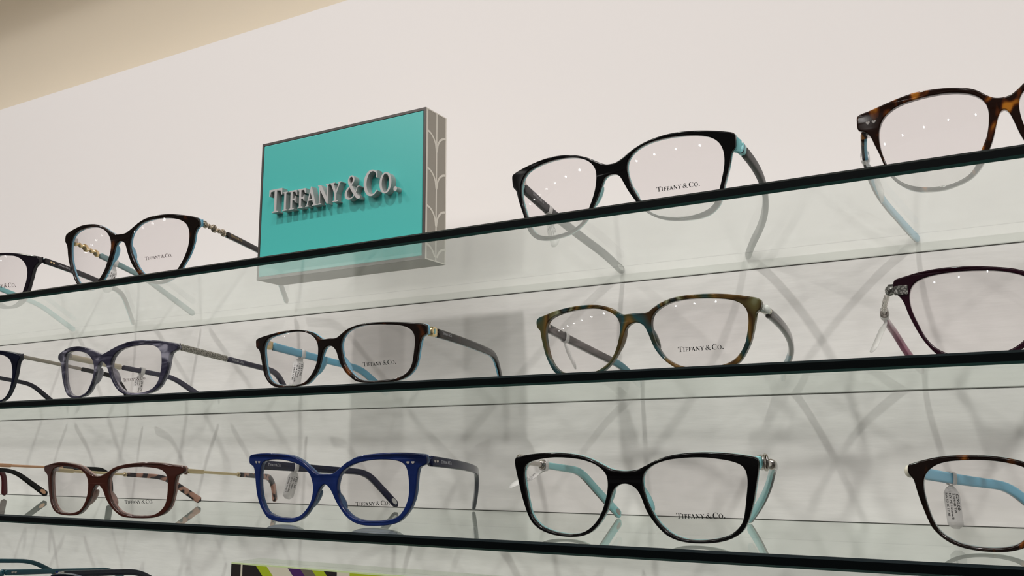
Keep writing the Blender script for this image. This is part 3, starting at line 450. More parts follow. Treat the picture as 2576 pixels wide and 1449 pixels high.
    for k_, sgn in (('TR', 1), ('TL', -1)):
        u0, a, b, v0, m_, L1, dl, L, w0 = g['T'][k_]
        while True:
            n = 70; ds = L / n; w_ = w0; v_ = v0; pts = []; prev = m_
            for i in range(n + 1):
                sd = i * ds; t = min(1, max(0, (sd - L1) / 28)); ang = m_ - dl * t * t * (3 - 2 * t)
                if i: w_ += math.cos((ang + prev) / 2) * ds; v_ += math.sin((ang + prev) / 2) * ds
                prev = ang; d = w_ - w0
                pts.append(Vector((sgn * (u0 + a * d + b * d * d), w_, v_)))
            zl = min((mw @ (p * .001)).z * 1000 - zs - (1.5 if i > n - 3 else 3.2) for i, p in enumerate(pts))
            if zl >= 0 or m_ > .2: break
            m_ += max(.003, -zl / L)
        curves[sgn] = (pts, L, ds)
        def at(sd, pts=pts, ds=ds):
            i = min(int(sd / ds), len(pts) - 2); t = sd / ds - i
            i = max(i, 0); return pts[i].lerp(pts[i + 1], t), (pts[i + 1] - pts[i]).normalized()
        def loft(name, s0, s1, h, t, mo, mi_, parent, rnd=0.35, caps=(0.8, 0.8)):
            """h, t: full height and thickness, number or (start, end)"""
            hh = h if isinstance(h, tuple) else (h, h); tt = t if isinstance(t, tuple) else (t, t)
            N = max(6, int((s1 - s0) / 1.6)); V, F, MI = [], [], []; R = 16
            for i in range(N + 1):
                fr = i / N
                e = 1.0; dS, dE = fr * (s1 - s0), (1 - fr) * (s1 - s0)
                if caps[0] > .1 and dS < caps[0]: e = min(e, math.sqrt(max(0.12, 1 - (1 - dS / caps[0]) ** 2)))
                if caps[1] > .1 and dE < caps[1]: e = min(e, math.sqrt(max(0.03, 1 - (1 - dE / caps[1]) ** 2)))
                P, T = at(s0 + dS); U = Vector((0, 0, 1)) - T * T.z; U.normalize(); Sd = T.cross(U).normalized() * (1 if T.cross(U).x * sgn > 0 else -1)
                H = (hh[0] + (hh[1] - hh[0]) * fr) * e / 2; W = (tt[0] + (tt[1] - tt[0]) * fr) * (0.35 + 0.65 * e) / 2
                for k in range(R):
                    an = 2 * math.pi * k / R; ca, sa = math.cos(an), math.sin(an)
                    pa = math.copysign(abs(ca) ** rnd, ca); pb = math.copysign(abs(sa) ** (rnd + .25), sa)
                    q = P + Sd * (W * pa) + U * (H * pb); V.append(tuple(q))
            for i in range(N):
                for k in range(R):
                    F.append((i * R + k, i * R + (k + 1) % R, (i + 1) * R + (k + 1) % R, (i + 1) * R + k))
                    MI.append(0 if (k < R // 4 or k >= 3 * R // 4) else 1)
            F += [tuple(range(R)), tuple(N * R + k for k in range(R))]; MI += [0, 0]
            return mesh_obj(name, V, F, [M[mo], M[mi_]], parent, MI, sharp=math.radians(60))
        def bead(name, sd, r, mat, parent, hscale=1.0, ts=1.0, out=0.0):
            P, T = at(sd); V, F = [], []; U = Vector((0, 0, 1)); Sd = Vector((1, 0, 0)) * sgn; P = P + Sd * out
            for i in range(9):
                a_ = math.pi * i / 8
                for j in range(14):
                    b_ = 2 * math.pi * j / 14
                    V.append(tuple(P + T * (r * math.cos(a_)) + U * (r * hscale * math.sin(a_) * math.cos(b_)) + Sd * (r * ts * math.sin(a_) * math.sin(b_))))
            for i in range(8):
                for j in range(14): F.append((i * 14 + j, i * 14 + (j + 1) % 14, (i + 1) * 14 + (j + 1) % 14, (i + 1) * 14 + j))
            return mesh_obj(name, V, F, M[mat], parent)
        def flat(name, vf, s0, ln, height, vofs, mat, parent, face=1, width=3.4):
            """lay a flat drawing (x 0..1, y 0..1 scaled to ln x height) on the outer (+1) or inner (-1) face"""
            V = []
            for x, y, z in vf[0]:
                sd = s0 + (x * ln if (face * sgn) > 0 else (1 - x) * ln)
                P, T = at(sd); U = (Vector((0, 0, 1)) - T * T.z).normalized()
                V.append(tuple(P + U * (vofs + y * height) + Vector((sgn * face * (width / 2 + 0.10 + z), 0, 0))))
            return mesh_obj(name, V, vf[1], M[mat], parent, smooth=False)
        style['temple'](dict(root=root, sgn=sgn, L=L, loft=loft, bead=bead, flat=flat, at=at, hw=hw))
    if 'extra' in style: style['extra'](root, g, K, hw, th_f)
    # end pieces reach back to the temples, with the hinge between them
    for sgn in (1, -1):
        T0 = curves[sgn][0][0]; ep = [p for p in half if p[0] > hw - 2.2]; zt = max(p[1] for p in ep); zb = min(p[1] for p in ep)
        w0 = K * (hw - 3) ** 2 + th_f - 0.3; eh = style.get('end_h', 0.8); zc = (zt + zb) / 2; hh = (zt - zb) * eh / 2
        ends = [(hw - 4.6, w0, zc, hh), (hw - 2.9, w0 + 0.1, zc, hh), (abs(T0.x), T0.y + 0.6, T0.z, style.get('end_t', 2.6))]
        V, F = [], []
        for (x, y, z, h_) in ends:
            for dx, dz in ((-1.5, -1), (1.5, -1), (1.5, 1), (-1.5, 1)): V.append(((x + dx) * sgn, y, z + dz * h_))
        for i in range(2):
            for k in range(4): F.append((i * 4 + k, i * 4 + (k + 1) % 4, (i + 1) * 4 + (k + 1) % 4, (i + 1) * 4 + k))
        F += [(0, 1, 2, 3), (8, 9, 10, 11)]
        e = mesh_obj('end_piece', V, F, M[style.get('end', style['back'])], root, smooth=False)
        mb = e.modifiers.new('round', 'BEVEL'); mb.width = 0.0006; mb.segments = 3
        hv, hf = join_vf([box_vf((abs(T0.x) - 3.6) * 1.0, abs(T0.x) - 1.4, T0.y - 3.0, T0.y + 4.2, T0.z - 1.7, T0.z + 1.7)])
        mesh_obj('hinge', [(x * sgn, y, z) for x, y, z in hv], hf, M['silver'], root, smooth=False)
    return root, curves, mw

UNIT_WORD = word_vf(0, 1.0, 1.0)
def ellipse_vf():
    p = arc(.5, .5, .5, .5, 0, 360, 24)[:-1]
    return [(x, y, 0) for x, y in p], [tuple(range(24))]

def t_plain(outer, inner, h=(5.4, 4.6), tip=(4.6, 5.6), t=3.2, deco=None):
    def f(d):
        L = d['L']; part = d['loft']('temple', 1.5, L * .62, h, t, outer, inner, d['root'], caps=(.8, .01))
        d['loft']('temple_tip', L * .62 - .05, L, tip, (t, 2.6), outer, inner, part, caps=(.01, 3.5))
        if deco: deco(d, part)
    return f
def oval(d, part, mat='emblem', face=-1):
    d['flat']('oval_emblem', ellipse_vf(), d['L'] - 9.5, 6.5, 3.4, -1.7, mat, part, face, 2.95)
def hearts(d, part, s0, mat='silver', size=2.1, gap=2.6):
    for k in range(2):
        vf = ([(x + .5, y + .0, z) for x, y, z in HEART[0]], HEART[1])
        d['flat']('heart_stud', vf, s0 + k * gap, size, size, 0.1, mat, part, 1)

def deco_a2(d, part): pass
def temple_a2(d):
    L = d['L']; c = d['loft']('temple', 30, L * .62, (4.8, 4.4), 3.2, 'dark_tortoise', 'slate_sky', d['root'], caps=(.8, .01))
    d['loft']('temple_tip', L * .62 - .05, L, (4.4, 5.8), (3.2, 2.6), 'dark_tortoise', 'slate_sky', c, caps=(.01, 3.5))
    m = d['loft']('metal_section', .5, 31, 1.6, 1.4, 'yellow_gold', 'yellow_gold', d['root'], 1.0)
    for sd, r in ((4.0, 3.0), (9.4, 2.1), (15.2, 3.3), (21.0, 2.1), (26.6, 3.1)):
        d['bead']('jewelled_bead', sd, r, 'pave_gold' if d['sgn'] > 0 else 'yellow_gold', m, 1.0, 0.7)
    if d['sgn'] > 0: d['flat']('printed_logo', UNIT_WORD, 34.5, 15.5, 1.9, -.6, 'gold_print', c)
def temple_b1(d):
    L = d['L']; m = d['loft']('metal_section', .5, 62, (3.4, 3.0), 1.6, 'bronze', 'bronze', d['root'], .6)
    c = d['loft']('temple', 61, L * .75, (3.8, 4.2), 3.0, 'black', 'navy_black', d['root'], caps=(.8, .01))
    d['loft']('temple_tip', L * .75 - .05, L, (4.2, 5.4), (3.0, 2.6), 'black', 'navy_black', c, caps=(.01, 3.5))
def temple_b2(d):
    L = d['L']; m = d['loft']('glitter_panel', .8, 51, (5.0, 4.7), 2.4, 'glitter', 'champagne', d['root'], .45)
    c = d['loft']('temple', 50.5, L * .7, (4.2, 4.2), 3.2, 'violet_dark', 'violet_dark', d['root'], caps=(.8, .01))
    d['loft']('temple_tip', L * .7 - .05, L, (4.2, 5.6), (3.2, 2.6), 'violet_dark', 'violet_dark', c, caps=(.01, 3.5))
    if d['sgn'] > 0: d['flat']('printed_logo', UNIT_WORD, 54, 14, 1.8, -.9, 'white_print', c)
def temple_b3(d):
    L = d['L']; s = d['sgn']
    c = d['loft']('temple', 9.5, L * .66, (5.6, 4.8), 3.4, 'dark_tortoise', 'sky', d['root'], caps=(.6, .01))
    d['loft']('temple_tip', L * .66 - .05, L, (4.8, 5.8), (3.4, 2.6), 'dark_tortoise', 'sky', c, caps=(.01, 3.5))
    pl = d['loft']('gold_plate', 1.6, 9.8, 5.8, 3.8, 'yellow_gold', 'yellow_gold', d['root'], .25)
    for a_, b_ in ((2.4, 1.9), (2.4, -2.3), (8.6, 1.9), (8.6, -2.3)):
        d['flat']('rivet', ellipse_vf(), a_, .7, .7, b_, 'black', pl, 1, 3.9)
    d['flat']('enamel_inlay', ellipse_vf(), 4.6, 1.5, 3.6, -1.8, 'aqua', pl, 1, 3.9)
    if s > 0: d['flat']('printed_logo', UNIT_WORD, 15, 12.5, 1.7, -.2, 'white_print', c)
def temple_a3(d):
    L = d['L']; t_ = d['loft']('temple', 5.0, L * .62, (6.2, 5.6), 3.6, 'matt_dark', 'dark_grey', d['root'], .3, (.6, .01))
    d['loft']('temple_tip', L * .62 - .05, L, (5.6, 6.2), (3.6, 2.8), 'matt_dark', 'dark_grey', t_, caps=(.01, 3.5))
    e = d['loft']('turquoise_cap', .6, 5.4, 6.6, 4.4, 'aqua', 'aqua', d['root'], .5)
    d['loft']('dark_band', 1.5, 2.2, 6.75, 4.6, 'navy_dark', 'navy_dark', e, .5, (.05, .05))
    if d['sgn'] < 0:
        d['flat']('printed_logo', UNIT_WORD, 14.5, 13.5, 1.9, -.2, 'white_print', t_, -1, 3.6); oval(d, t_, 'tag_film')
def temple_a4(d):
    t_plain('dark_tortoise', 'sky', (5.0, 4.4), (4.4, 5.4))(d)
def temple_b4(d):
    L = d['L']; t_ = d['loft']('temple', 6.0, L * .66, (5.4, 4.8), 3.4, 'smoke', 'smoke', d['root'], .35, (.4, .01))
    d['loft']('temple_tip', L * .66 - .05, L, (4.8, 5.4), (3.4, 2.6), 'smoke', 'petrol', t_, caps=(.01, 3.5))
    e = d['loft']('hinge_block', 0.2, 6.3, 3.6, 3.0, 'silver', 'silver', d['root'], .3)
    d['bead']('crystal_bead', 1.8, 2.2, 'crystal', e, 1.1, .8, 1.6); d['bead']('crystal_bead', 4.6, 1.8, 'pearl', e, 1.0, .8, 1.6)
    if d['sgn'] > 0: d['flat']('printed_logo', UNIT_WORD, 11, 12, 1.7, -.4, 'white_print', t_)
def temple_b5(d):
    L = d['L']; m = d['loft']('metal_section', .5, 40, (3.6, 2.6), 2.0, 'silver', 'silver', d['root'], .7)
    d['bead']('pave_knuckle', 2.0, 2.6, 'pave_silver', m, 1.1, 1.0); d['bead']('metal_collar', 39.5, 2.6, 'silver', m, 1.0, 1.0)
    for sd in (12, 16, 20, 24, 28, 32): d['bead']('twist', sd, 1.9, 'silver', m, .9, .8)
    c = d['loft']('temple', 40, L * .75, (3.8, 4.4), 3.2, 'berry', 'berry', d['root'], caps=(.8, .01))
    d['loft']('temple_tip', L * .75 - .05, L, (4.4, 5.2), (3.2, 2.6), 'berry', 'berry', c, caps=(.01, 3.5))
def temple_c2(mat='gold', tip='pink_tortoise', tipi='pink_tortoise'):
    def f(d):
        L = d['L']; m = d['loft']('metal_section', .5, 64, 2.1, 2.0, mat, mat, d['root'], 1.0)
        d['loft']('sleeve', 1.5, 20, (3.4, 3.0), 2.8, mat, mat, m, .5)
        d['bead']('metal_collar', 63, 1.9, mat, m, .95, .95)
        c = d['loft']('temple', 64, L * .72, (3.4, 4.2), 3.0, tip, tipi, d['root'], caps=(.8, .01))
        d['loft']('temple_tip', L * .72 - .05, L, (4.2, 6.0), (3.0, 2.8), tip, tipi, c, caps=(.01, 2.5))
        if mat == 'rose_gold': oval(d, c, 'rose_gold')
    return f
def temple_c3(d):
    L = d['L']; t_ = d['loft']('temple', 1.2, L * .62, (6.6, 4.6), 3.6, 'navy_dark', 'navy_dark', d['root'], .3, (.6, .01))
    d['loft']('temple_tip', L * .62 - .05, L, (4.6, 5.6), (3.6, 2.6), 'navy_dark', 'navy_dark', t_, caps=(.01, 3.5))
    if d['sgn'] > 0:
        hearts(d, t_, 4.0); d['flat']('printed_logo', UNIT_WORD, 11.5, 13, 2.1, -.7, 'white_print', t_, 1, 3.6)
    else:
        d['flat']('printed_logo', UNIT_WORD, 9, 11, 1.9, -.4, 'white_print', t_, -1, 3.6); oval(d, t_, 'tag_film')
def temple_c4(d):
    L = d['L']; m = d['loft']('metal_section', .5, 30, 3.0, 2.6, 'silver', 'silver', d['root'], .9)
    d['bead']('metal_knot', 5.0, 4.2, 'silver', m, .95, .75)
    for k in range(2):
        # the interlocking rings of the knot
        P, T = d['at'](4.2 + k * 1.8); V, F = [], []
        R, r = 3.6, .8
        for i in range(28):
            a = 2 * math.pi * i / 28
            for j in range(8):
                b = 2 * math.pi * j / 8; rr = R + r * math.cos(b)
                q = P + T * (rr * math.cos(a)) + Vector((0, 0, 1)) * (rr * math.sin(a)) + Vector((d['sgn'], 0, 0)) * (r * math.sin(b) + (2.2 - 1.5 * k * math.cos(a)))
                V.append(tuple(q))
        for i in range(28):
            for j in range(8): F.append((i * 8 + j, i * 8 + (j + 1) % 8, ((i + 1) % 28) * 8 + (j + 1) % 8, ((i + 1) % 28) * 8 + j))
        mesh_obj('knot_ring', V, F, M['silver'], m)
    for sd in (26.5, 29.5): d['bead']('metal_collar', sd, 1.5, 'silver', m, 1.9, 1.7)
    c = d['loft']('temple', 30.5, L * .72, (4.0, 4.8), 3.4, 'black', 'aqua', d['root'], caps=(.8, .01))
    d['loft']('temple_tip', L * .72 - .05, L, (4.8, 6.0), (3.4, 2.8), 'black', 'aqua', c, caps=(.01, 3.5))
    if d['sgn'] < 0: oval(d, c)
def temple_c5(d):
    t_plain('dark_tortoise', 'sky', (6.0, 5.0), (5.0, 6.0), 3.4)(d)
    if d['sgn'] < 0:
        P, T = d['at'](1.0); d['bead']('pearl_stud', .2, 2.6, 'pearl', d['root'], 1.2, .9, 1.4)
def temple_a1(d):
    def deco(d, part):
        if d['sgn'] > 0: hearts(d, part, 7.5, 'yellow_gold'); d['flat']('printed_logo', UNIT_WORD, 16, 13, 1.7, -.5, 'white_print', part)
    t_plain('plum_black', 'aqua', (5.4, 4.6), (4.6, 5.4), 3.2, deco)(d)
def temple_d1(d):
    def deco(d, part):
        if d['sgn'] > 0: hearts(d, part, 6.5, 'silver')
    t_plain('teal', 'teal', (4.6, 3.8), (3.8, 5.0), 3.0, deco)(d)

def corner_hearts(mat, u_, v_, sides=(1, -1)):
    def f(root, g, K, hw, th):
        for sgn in sides:
            for k in range(2):
                cx = sgn * (u_ + k * 3.1)
                V = [(x * 2.1 + cx, -0.12 - z + K * cx * cx + (x * 2.1) * 2 * K * cx, y * 2.1 + v_) for x, y, z in HEART[0]]
                mesh_obj('heart_stud', V, HEART[1], M[mat], root, smooth=False)
    return f
def jewel_plate(root, g, K, hw, th):
    for sgn in (1, -1):
        v, f = box_vf(-3.4, 3.4, -.9, .5, -2.4, 2.4); cx = sgn * (hw - 4.0)
        V = [(x + cx, y - .1 + K * (x + cx) ** 2, z + 38.3) for x, y, z in v]
        o = mesh_obj('jewelled_plate', V, f, M['pave_silver'], root, smooth=False)
        b = o.modifiers.new('round', 'BEVEL'); b.width = .0005; b.segments = 2
def speckle_corner(root, g, K, hw, th): pass

GR = {1: 'eyeglasses standing along the top glass shelf', 2: 'eyeglasses standing along the second glass shelf', 3: 'eyeglasses standing along the third glass shelf', 4: 'eyeglasses on the lowest glass shelf'}
STYLES = {
 'A1': dict(front='plum_black', back='plum_black', temple=temple_a1, ink='faded_ink', label='plum-black eyeglasses cut off at the left end of the top shelf'),
 'A2': dict(front='dark_tortoise', back='sky', temple=temple_a2, ink='faded_ink', end='sky', end_h=.7, label='dark brown eyeglasses with gold beaded arms, left of the turquoise sign box'),
 'A3': dict(front='black', back='aqua', temple=temple_a3, end='aqua', end_h=1.0, end_t=3.3, label='large black eyeglasses with matt grey arms on the top shelf'),
 'A4': dict(front='tortoise', back='tortoise', temple=temple_a4, extra=corner_hearts('emblem', 60.2, 42.2), label='amber-flecked tortoiseshell eyeglasses at the right end of the top shelf'),
 'B1': dict(front='navy_black', back='navy_black', temple=temple_b1, label='near-black eyeglasses with grey metal arms at the left end of the second shelf'),
 'B2': dict(front='violet', back='violet_back', temple=temple_b2, ink='faded_ink', end='violet', label='violet-grey streaked eyeglasses with silver glitter arms on the second shelf'),
 'B3': dict(front='dark_tortoise', back='sky', temple=temple_b3, end='sky', end_h=.8, label='dark tortoiseshell eyeglasses with sky-blue insides and gold hinge plates'),
 'B4': dict(front='striped', back='striped', temple=temple_b4, end='crystal', end_h=.5, end_t=1.6, label='amber, brown and teal striped eyeglasses with crystal hinges on the second shelf'),
 'B5': dict(front='burgundy', back='magenta', temple=temple_b5, extra=jewel_plate, end='pave_silver', end_h=.5, label='burgundy eyeglasses with jewelled silver corner plates on the second shelf'),
 'C2': dict(front='brown', back='taupe', temple=temple_c2(), ink='ink', label='chestnut brown eyeglasses with thin gold arms and pink tortoiseshell tips'),
 'C3': dict(front='navy', back='navy_back', temple=temple_c3, end='navy_dark', end_h=.9, extra=corner_hearts('emblem', 59.0, 38.4, (-1, 1)), label='navy blue eyeglasses with small heart studs on the corners, on the third shelf'),
 'C4': dict(front='black', back='aqua', temple=temple_c4, end='aqua', end_h=1.0, label='black cat-eye eyeglasses with aqua backs and silver knot hinges on the third shelf'),
 'C5': dict(front='mid_tortoise', back='slate_sky', temple=temple_c5, end='mid_tortoise', label='tortoiseshell eyeglasses with pearl stud and blue arms, right end of the third shelf'),
 'C1': dict(front='black', back='black', temple=temple_c2('rose_gold', 'black', 'black'), label='eyeglasses with rose-gold arms and black tips reaching in from the left'),
 'D1': dict(front='teal', back='teal', temple=temple_d1, label='eyeglasses whose dark teal arms rise into view at the bottom left corner'),
 'D2': dict(front='navy_black', back='navy', temple=t_plain('navy_black', 'navy_black'), label='dark navy eyeglasses whose top rim shows left of the green patterned block'),
}
BUILT = {}
for key in sorted(STYLES):
    st = STYLES[key]; st['group'] = GR[G[key]['shelf']]
    BUILT[key] = glasses(key, st)

# one more pair left of the rose-gold one: only a dark red arm tip shows
src, _, _ = BUILT['C1']
r2 = src.copy(); C.objects.link(r2)
r2.matrix_world = Matrix.Translation((-0.190, 0.016, 0.0)) @ src.matrix_world
for ch in list(src.children):
    c_ = ch.copy(); C.objects.link(c_); c_.parent = r2; c_.matrix_parent_inverse = ch.matrix_parent_inverse.copy()
    if ch.name.startswith(('temple', 'frame_front')):
        c_.data = ch.data.copy()
        for i in range(len(c_.data.materials)): c_.data.materials[i] = M['dark_red']
    for gch in ch.children:
        d_ = gch.copy(); C.objects.link(d_); d_.parent = c_
        if gch.name.startswith('temple_tip'):
            d_.data = gch.data.copy()
            for i in range(len(d_.data.materials)): d_.data.materials[i] = M['dark_red']
tag(r2, 'eyeglasses of which only a blunt dark red arm tip shows at the left', 'eyeglasses', GR[3])

# ------------------------------------------------------------------ price tags hung on the left arms
TAG_TEXT = {
 'A2': ['£', '', '', ''], 'A3': ['£267.50', '2097 Tiffany', '8055 Black', '54'],
 'B2': ['£', '', '', ''], 'B3': ['£237.50', '2004 Tiffany', '18134 Havana/B', 'lun 54 O 17 81'],
 'C3': ['£267.50', '2100 Tiffany', '18234 Opal Blu', 'x/6Silver 0a/.a17'],
 'C5': ['£290.00', '2109HB Tiff', 'NY PE Havana/B', 'lun 53 X 17 81'],
 'C4': ['£', '', '', ''], 'B4': None, 'B5': None, 'A4': None}
TAG_TEXT['A2'] = ['£348', 'Tiffany', '8134', '54 16']; TAG_TEXT['B2'] = ['£248.77', '2106 Tiffany', '8124', '53 16']; TAG_TEXT['C4'] = ['£267.50', '2160B Tiffany', '8055 Black', '54 17 140']
TAG_LABEL = {
 'A2': 'price tag on the arm of the gold-beaded brown glasses',
 'A3': 'price tag on the grey arm of the large black glasses, top shelf',
 'A4': 'thin price tag under the blue arm of the heart-studded tortoiseshell glasses',
 'B2': 'price tag behind the right lens of the violet-grey glasses',
 'B3': 'price tag reading 237.50 behind the left lens of the sky-blue-armed glasses',
 'B4': 'price tag seen nearly edge-on behind the left lens of the striped glasses',
 'B5': 'twisted price tag beside the burgundy glasses with the jewelled corner',
 'C3': 'price tag reading 267.50 behind the left lens of the navy glasses',
 'C4': 'tilted price tag poking out left of the black cat-eye glasses',
 'C5': 'price tag reading 290.00 behind the lens of the pearl-stud glasses'}
def text_vf(body, size):
    cu = bpy.data.curves.new('t', 'FONT'); cu.body = body; cu.size = size; cu.fill_mode = 'FRONT'; cu.offset = 0.012 * size; cu.resolution_u = 2
    o = bpy.data.objects.new('t', cu); C.objects.link(o); dg = bpy.context.evaluated_depsgraph_get(); dg.update()
    me = bpy.data.meshes.new_from_object(o.evaluated_get(dg)); bpy.data.objects.remove(o); bpy.data.curves.remove(cu)
    v = [tuple(x.co) for x in me.vertices]; f = [tuple(p.vertices) for p in me.polygons]; bpy.data.meshes.remove(me)
    return v, f
for key, (s0, top, bot, wd) in TAGS.items():
    root, curves, mw = BUILT[key]; pts, L, ds = curves[-1]
    T_ = Vector(top) * .001; B_ = Vector(bot) * .001; dn = (B_ - T_); Ln = dn.length; dn.normalize(); W_ = Vector(wd).normalized()
    W_ = (W_ - dn * W_.dot(dn)).normalized(); N_ = W_.cross(dn)
    i = min(int(s0 / ds), len(pts) - 2); P0 = mw @ (pts[i] * .001); Tn = (mw.to_3x3() @ (pts[i + 1] - pts[i])).normalized()
    U = (Vector((0, 0, 1)) - Tn * Tn.z).normalized(); Sd = Tn.cross(U)
    rt = empty('price_tag', Matrix.Translation(P0)); tag(rt, TAG_LABEL[key], 'price tag', 'price tags looped on the eyeglass arms')
    def loc(p): return tuple(p - P0)
    # strap: a band round the arm
    V, F = [], []; hh = .0034; tt = .0024; R = 14; bw = .0019
    for e in (-1, 1):
        for k in range(R):
            a = 2 * math.pi * k / R; ca, sa = math.cos(a), math.sin(a)
            q = P0 + Tn * (bw * e) + U * (hh * math.copysign(abs(sa) ** .7, sa)) + Sd * (tt * math.copysign(abs(ca) ** .5, ca)); V.append(loc(q))
    for k in range(R): F.append((k, (k + 1) % R, R + (k + 1) % R, R + k))
    o = mesh_obj('strap', V, F, M['tag_film'], rt, scale=1.0); so = o.modifiers.new('thick', 'SOLIDIFY'); so.thickness = .00015
    # neck and label
    n = 10; V, F = [], []; under = P0 - U * hh
    prof = []
    for k in range(4):
        t = k / 4; prof.append((under.lerp(T_, t), .0018 + (.0030 - .0018) * t))
    for k in range(n + 1):
        t = k / n; hw_ = .00385 * min(1, math.sqrt(max(.0, 1 - max(0, .16 - t) ** 2 / .16 ** 2 * .5))) * (1 if t < .88 else math.sqrt(max(.08, 1 - ((t - .88) / .13) ** 2)))
        prof.append((T_ + dn * (Ln * t), hw_))
    for p, h_ in prof:
        side = W_ if (p - under).length > .004 else (Tn * (1 if Tn.dot(W_) > 0 else -1)).lerp(W_, min(1, (p - under).length / .004)).normalized()
        V += [loc(p - side * h_), loc(p + side * h_)]
    for k in range(len(prof) - 1): F.append((2 * k, 2 * k + 1, 2 * k + 3, 2 * k + 2))
    o = mesh_obj('tag_label', V, F, M['tag_film'], rt, scale=1.0); so = o.modifiers.new('thick', 'SOLIDIFY'); so.thickness = .0002; so.offset = 0
    lines = TAG_TEXT[key]
    if lines:
        camv = Vector((0, -.6085, -.1259)) - T_; nn = N_ if N_.dot(camv) > 0 else -N_
        rx, ry = dn, nn.cross(dn)
        parts = []
        for q, ln in enumerate(lines):
            if not ln: continue
            size = 2.3 if q == 0 else 1.75
            v, f = text_vf(ln, size); wtx = max(p[0] for p in v); sx = min(1.25, (18.5 if q else 16.5) / wtx); off = (2.0, .45, -1.2, -2.9)[q]
            parts.append(([loc(T_ + rx * ((2.2 + a * sx) * .001) + ry * ((off + b * .8) * .001) + nn * .00016) for a, b, c0 in v], f))
        if parts:
            v, f = join_vf(parts); mesh_obj('printed_text', v, f, M['ink'], rt, smooth=False, scale=1.0)

# ------------------------------------------------------------------ turquoise sign box
X0, X1, Y0, Y1, HB = -495.4, -340.7, -123.2, -97.3, 108.0
sb = empty('sign_box', Matrix.Translation((((X0 + X1) / 2) * .001, ((Y0 + Y1) / 2) * .001, 0.0)))
tag(sb, 'turquoise block sign with raised grey lettering standing on the top glass shelf', 'sign')
HX = (X1 - X0) / 2; HY = (Y1 - Y0) / 2
M['sign_grey'] = plain('warm_grey_laminate', (0.37, 0.335, 0.285), 0.5)
M['sign_line'] = plain('pale_grey_line', (0.82, 0.77, 0.69), 0.5)
M['sign_frame'] = plain('dark_bronze_frame', (0.072, 0.060, 0.054), 0.35, 0.3)
M['sign_face'] = plain('turquoise_enamel', (0.058, 0.42, 0.385), 0.32)
M['letter'] = plain('cast_pewter', (0.42, 0.41, 0.40), 0.5, 0.2)
box('casing', (-HX, HX, -HY + .8, HY, 0, HB), M['sign_grey'], sb)
v, f = join_vf([box_vf(-HX, -HX + 1.9, -HY, -HY + .8, 0, HB), box_vf(HX - 1.9, HX, -HY, -HY + .8, 0, HB), box_vf(-HX + 1.9, HX - 1.9, -HY, -HY + .8, HB - 1.9, HB), box_vf(-HX + 1.9, HX - 1.9, -HY, -HY + .8, 0, 1.9)])
mesh_obj('metal_edging', v, f, M['sign_frame'], sb, smooth=False)
box('face_panel', (-HX + 2.2, HX - 2.2, -HY - .15, -HY + .9, 2.2, HB - 2.2), M['sign_face'], sb, bevel=.8)
# pale inlay lines on the right side
def ribbon(pts, wd_, x):
    V, F = [], []
    for i, p in enumerate(pts):
        a = Vector(pts[max(i - 1, 0)]); b = Vector(pts[min(i + 1, len(pts) - 1)]); d = (b - a).normalized(); nr = Vector((-d.y, d.x)) * wd_ / 2
        for sg in (1, -1):
            y = max(-HY + .8, min(HY, p[0] + nr.x * sg)); z = max(0, min(HB, p[1] + nr.y * sg))
            V += [(x, y, z), (x + .12, y, z)]
    for i in range(len(pts) - 1):
        o = 4 * i; F += [(o + 1, o + 3, o + 7, o + 5), (o, o + 4, o + 6, o + 2), (o, o + 1, o + 5, o + 4), (o + 2, o + 6, o + 7, o + 3)]
    return V, F
parts = [ribbon([(-HY + 1.7, 0), (-HY + 1.7, HB)], 1.7, HX), ribbon([(HY - .7, 0), (HY - .7, HB)], 1.3, HX), ribbon([(0.6, 0), (0.6, HB)], 1.5, HX + .01),
         ribbon([(-HY + .8, HB - .4), (HY, HB - .4)], .8, HX + .02), ribbon([(-HY + .8, .4), (HY, .4)], .8, HX + .02)]
hwid = HY - .8
for k in range(-1, 5):
    z0 = HB - 16.3 - 27.0 * k
    for sgn in (-1, 1):
        arc_ = []
        for i in range(13):
            dd = i / 12; zz = z0 - 12.5 * (1 - math.sqrt(max(0, 1 - dd * dd))); yy = 0.6 + sgn * hwid * (1 - dd * .97)
            arc_.append((yy, zz))
        arc_ = [p for p in arc_ if 0 < p[1] < HB]
        if len(arc_) > 1: parts.append(ribbon(arc_, 1.6, HX + .03 + .01 * sgn))
v, f = join_vf(parts); mesh_obj('inlay_lines', v, f, M['sign_line'], sb, smooth=False)
lay, tot = word_layout(); Lw = 120.0; kx = Lw / tot; cap = 18.2; LX = -480.3 - (X0 + X1) / 2
for ch, s, x in lay:
    v, f = glyph(ch, 2.75)
    V = [(LX + (a * s + x) * kx, -HY - .15 - 2.75 + c_z, 49.0 + b * s * cap) for a, b, c_z in v]
    o = mesh_obj('raised_letter', V, f, M['letter'], sb, smooth=False)

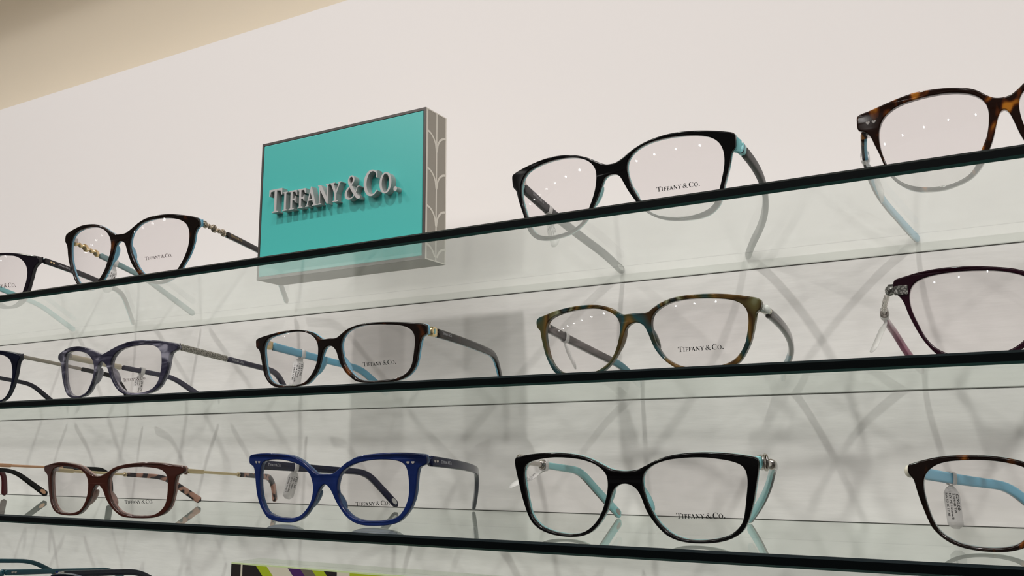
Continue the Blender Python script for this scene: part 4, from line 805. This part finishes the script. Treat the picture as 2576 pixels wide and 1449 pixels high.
# ------------------------------------------------------------------ acrylic block with green graphic, on the lowest shelf
M['acrylic'] = glass('clear_acrylic', (0.965, 0.985, 0.94), 1.49)
M['green'] = plain('lime_green_print', (0.29, 0.36, 0.012), 0.4); M['cream'] = plain('cream_print', (0.52, 0.48, 0.38), 0.4)
M['dark_print'] = plain('black_brown_print', (0.014, 0.010, 0.010), 0.4); M['purple'] = plain('purple_print', (0.050, 0.012, 0.085), 0.4)
M['taupe_print'] = plain('taupe_print', (0.115, 0.100, 0.070), 0.4); M['green_edge'] = plain('pale_green_acrylic_edge', (0.47, 0.55, 0.30), 0.3)
ZT = 61.6; BX0, BX1, BY0, BY1 = -464.0, -235.0, -168.0, -142.0
blk = empty('patterned_block', Matrix.Translation((-.3465, -.155, S4 * .001)))
tag(blk, 'clear acrylic block with green, purple and cream stripes under the third shelf', 'display block')
bw2 = (BX1 - BX0) / 2; bd = 13.0
box('acrylic_body', (-bw2, bw2, -bd + 1.2, bd, 0, ZT), M['acrylic'], blk)
pan = box('printed_panel', (-bw2, bw2, -bd, -bd + 1.0, 0, ZT - .9), M['cream'], blk)
box('bright_edge', (-bw2, bw2, -bd, -bd + 1.2, ZT - .9, ZT), M['green_edge'], blk)
def poly(pts, off): return ([(x, -bd - off, z) for x, z in pts], [tuple(range(len(pts)))])
tz = ZT - .9
def stripe(x, wdt, mat, off, sg=1):
    """stripe running from the top edge down towards the centre"""
    run = 62.0
    pts = [(sg * x, tz), (sg * (x + wdt), tz), (sg * (x + wdt + run), 0), (sg * (x + run), 0)]
    v, f = poly(pts, off); mesh_obj('printed_stripe', v, f, M[mat], pan, smooth=False)
for sg in (1, -1):
    v, f = poly([(-sg * bw2, tz), (-sg * (bw2 - 8.6), tz), (-sg * (bw2 - 8.6), 0), (-sg * bw2, 0)], .05); mesh_obj('printed_stripe', v, f, M['dark_print'], pan, smooth=False)
    v, f = poly([(-sg * (bw2 - 10.2), tz), (-sg * (bw2 - 22.0), tz), (-sg * (bw2 - 84), 0), (-sg * (bw2 - 10.2), 0)], .05); mesh_obj('printed_stripe', v, f, M['dark_print'], pan, smooth=False)
    stripe(-bw2 + 22.0, 9.5, 'green', .06, sg)
    stripe(-bw2 + 49.5, 10.5, 'purple', .06, sg); stripe(-bw2 + 60.0, 9.5, 'taupe_print', .06, sg); stripe(-bw2 + 69.5, 9.5, 'green', .06, sg)
    v, f = poly([(-sg * (bw2 - 79.0), tz), (-sg * (bw2 - 89.5), tz), (-sg * (bw2 - 89.5), tz - 10)], .07); mesh_obj('printed_stripe', v, f, M['dark_print'], pan, smooth=False)
v, f = poly([(-24.5, tz), (24.5, tz), (24.5, 0), (-24.5, 0)], .09); mesh_obj('printed_stripe', v, f, M['cream'], pan, smooth=False)
v, f = poly([(-15.0, tz), (15.0, tz), (15.0, 0), (-15.0, 0)], .12); mesh_obj('printed_stripe', v, f, M['green'], pan, smooth=False)
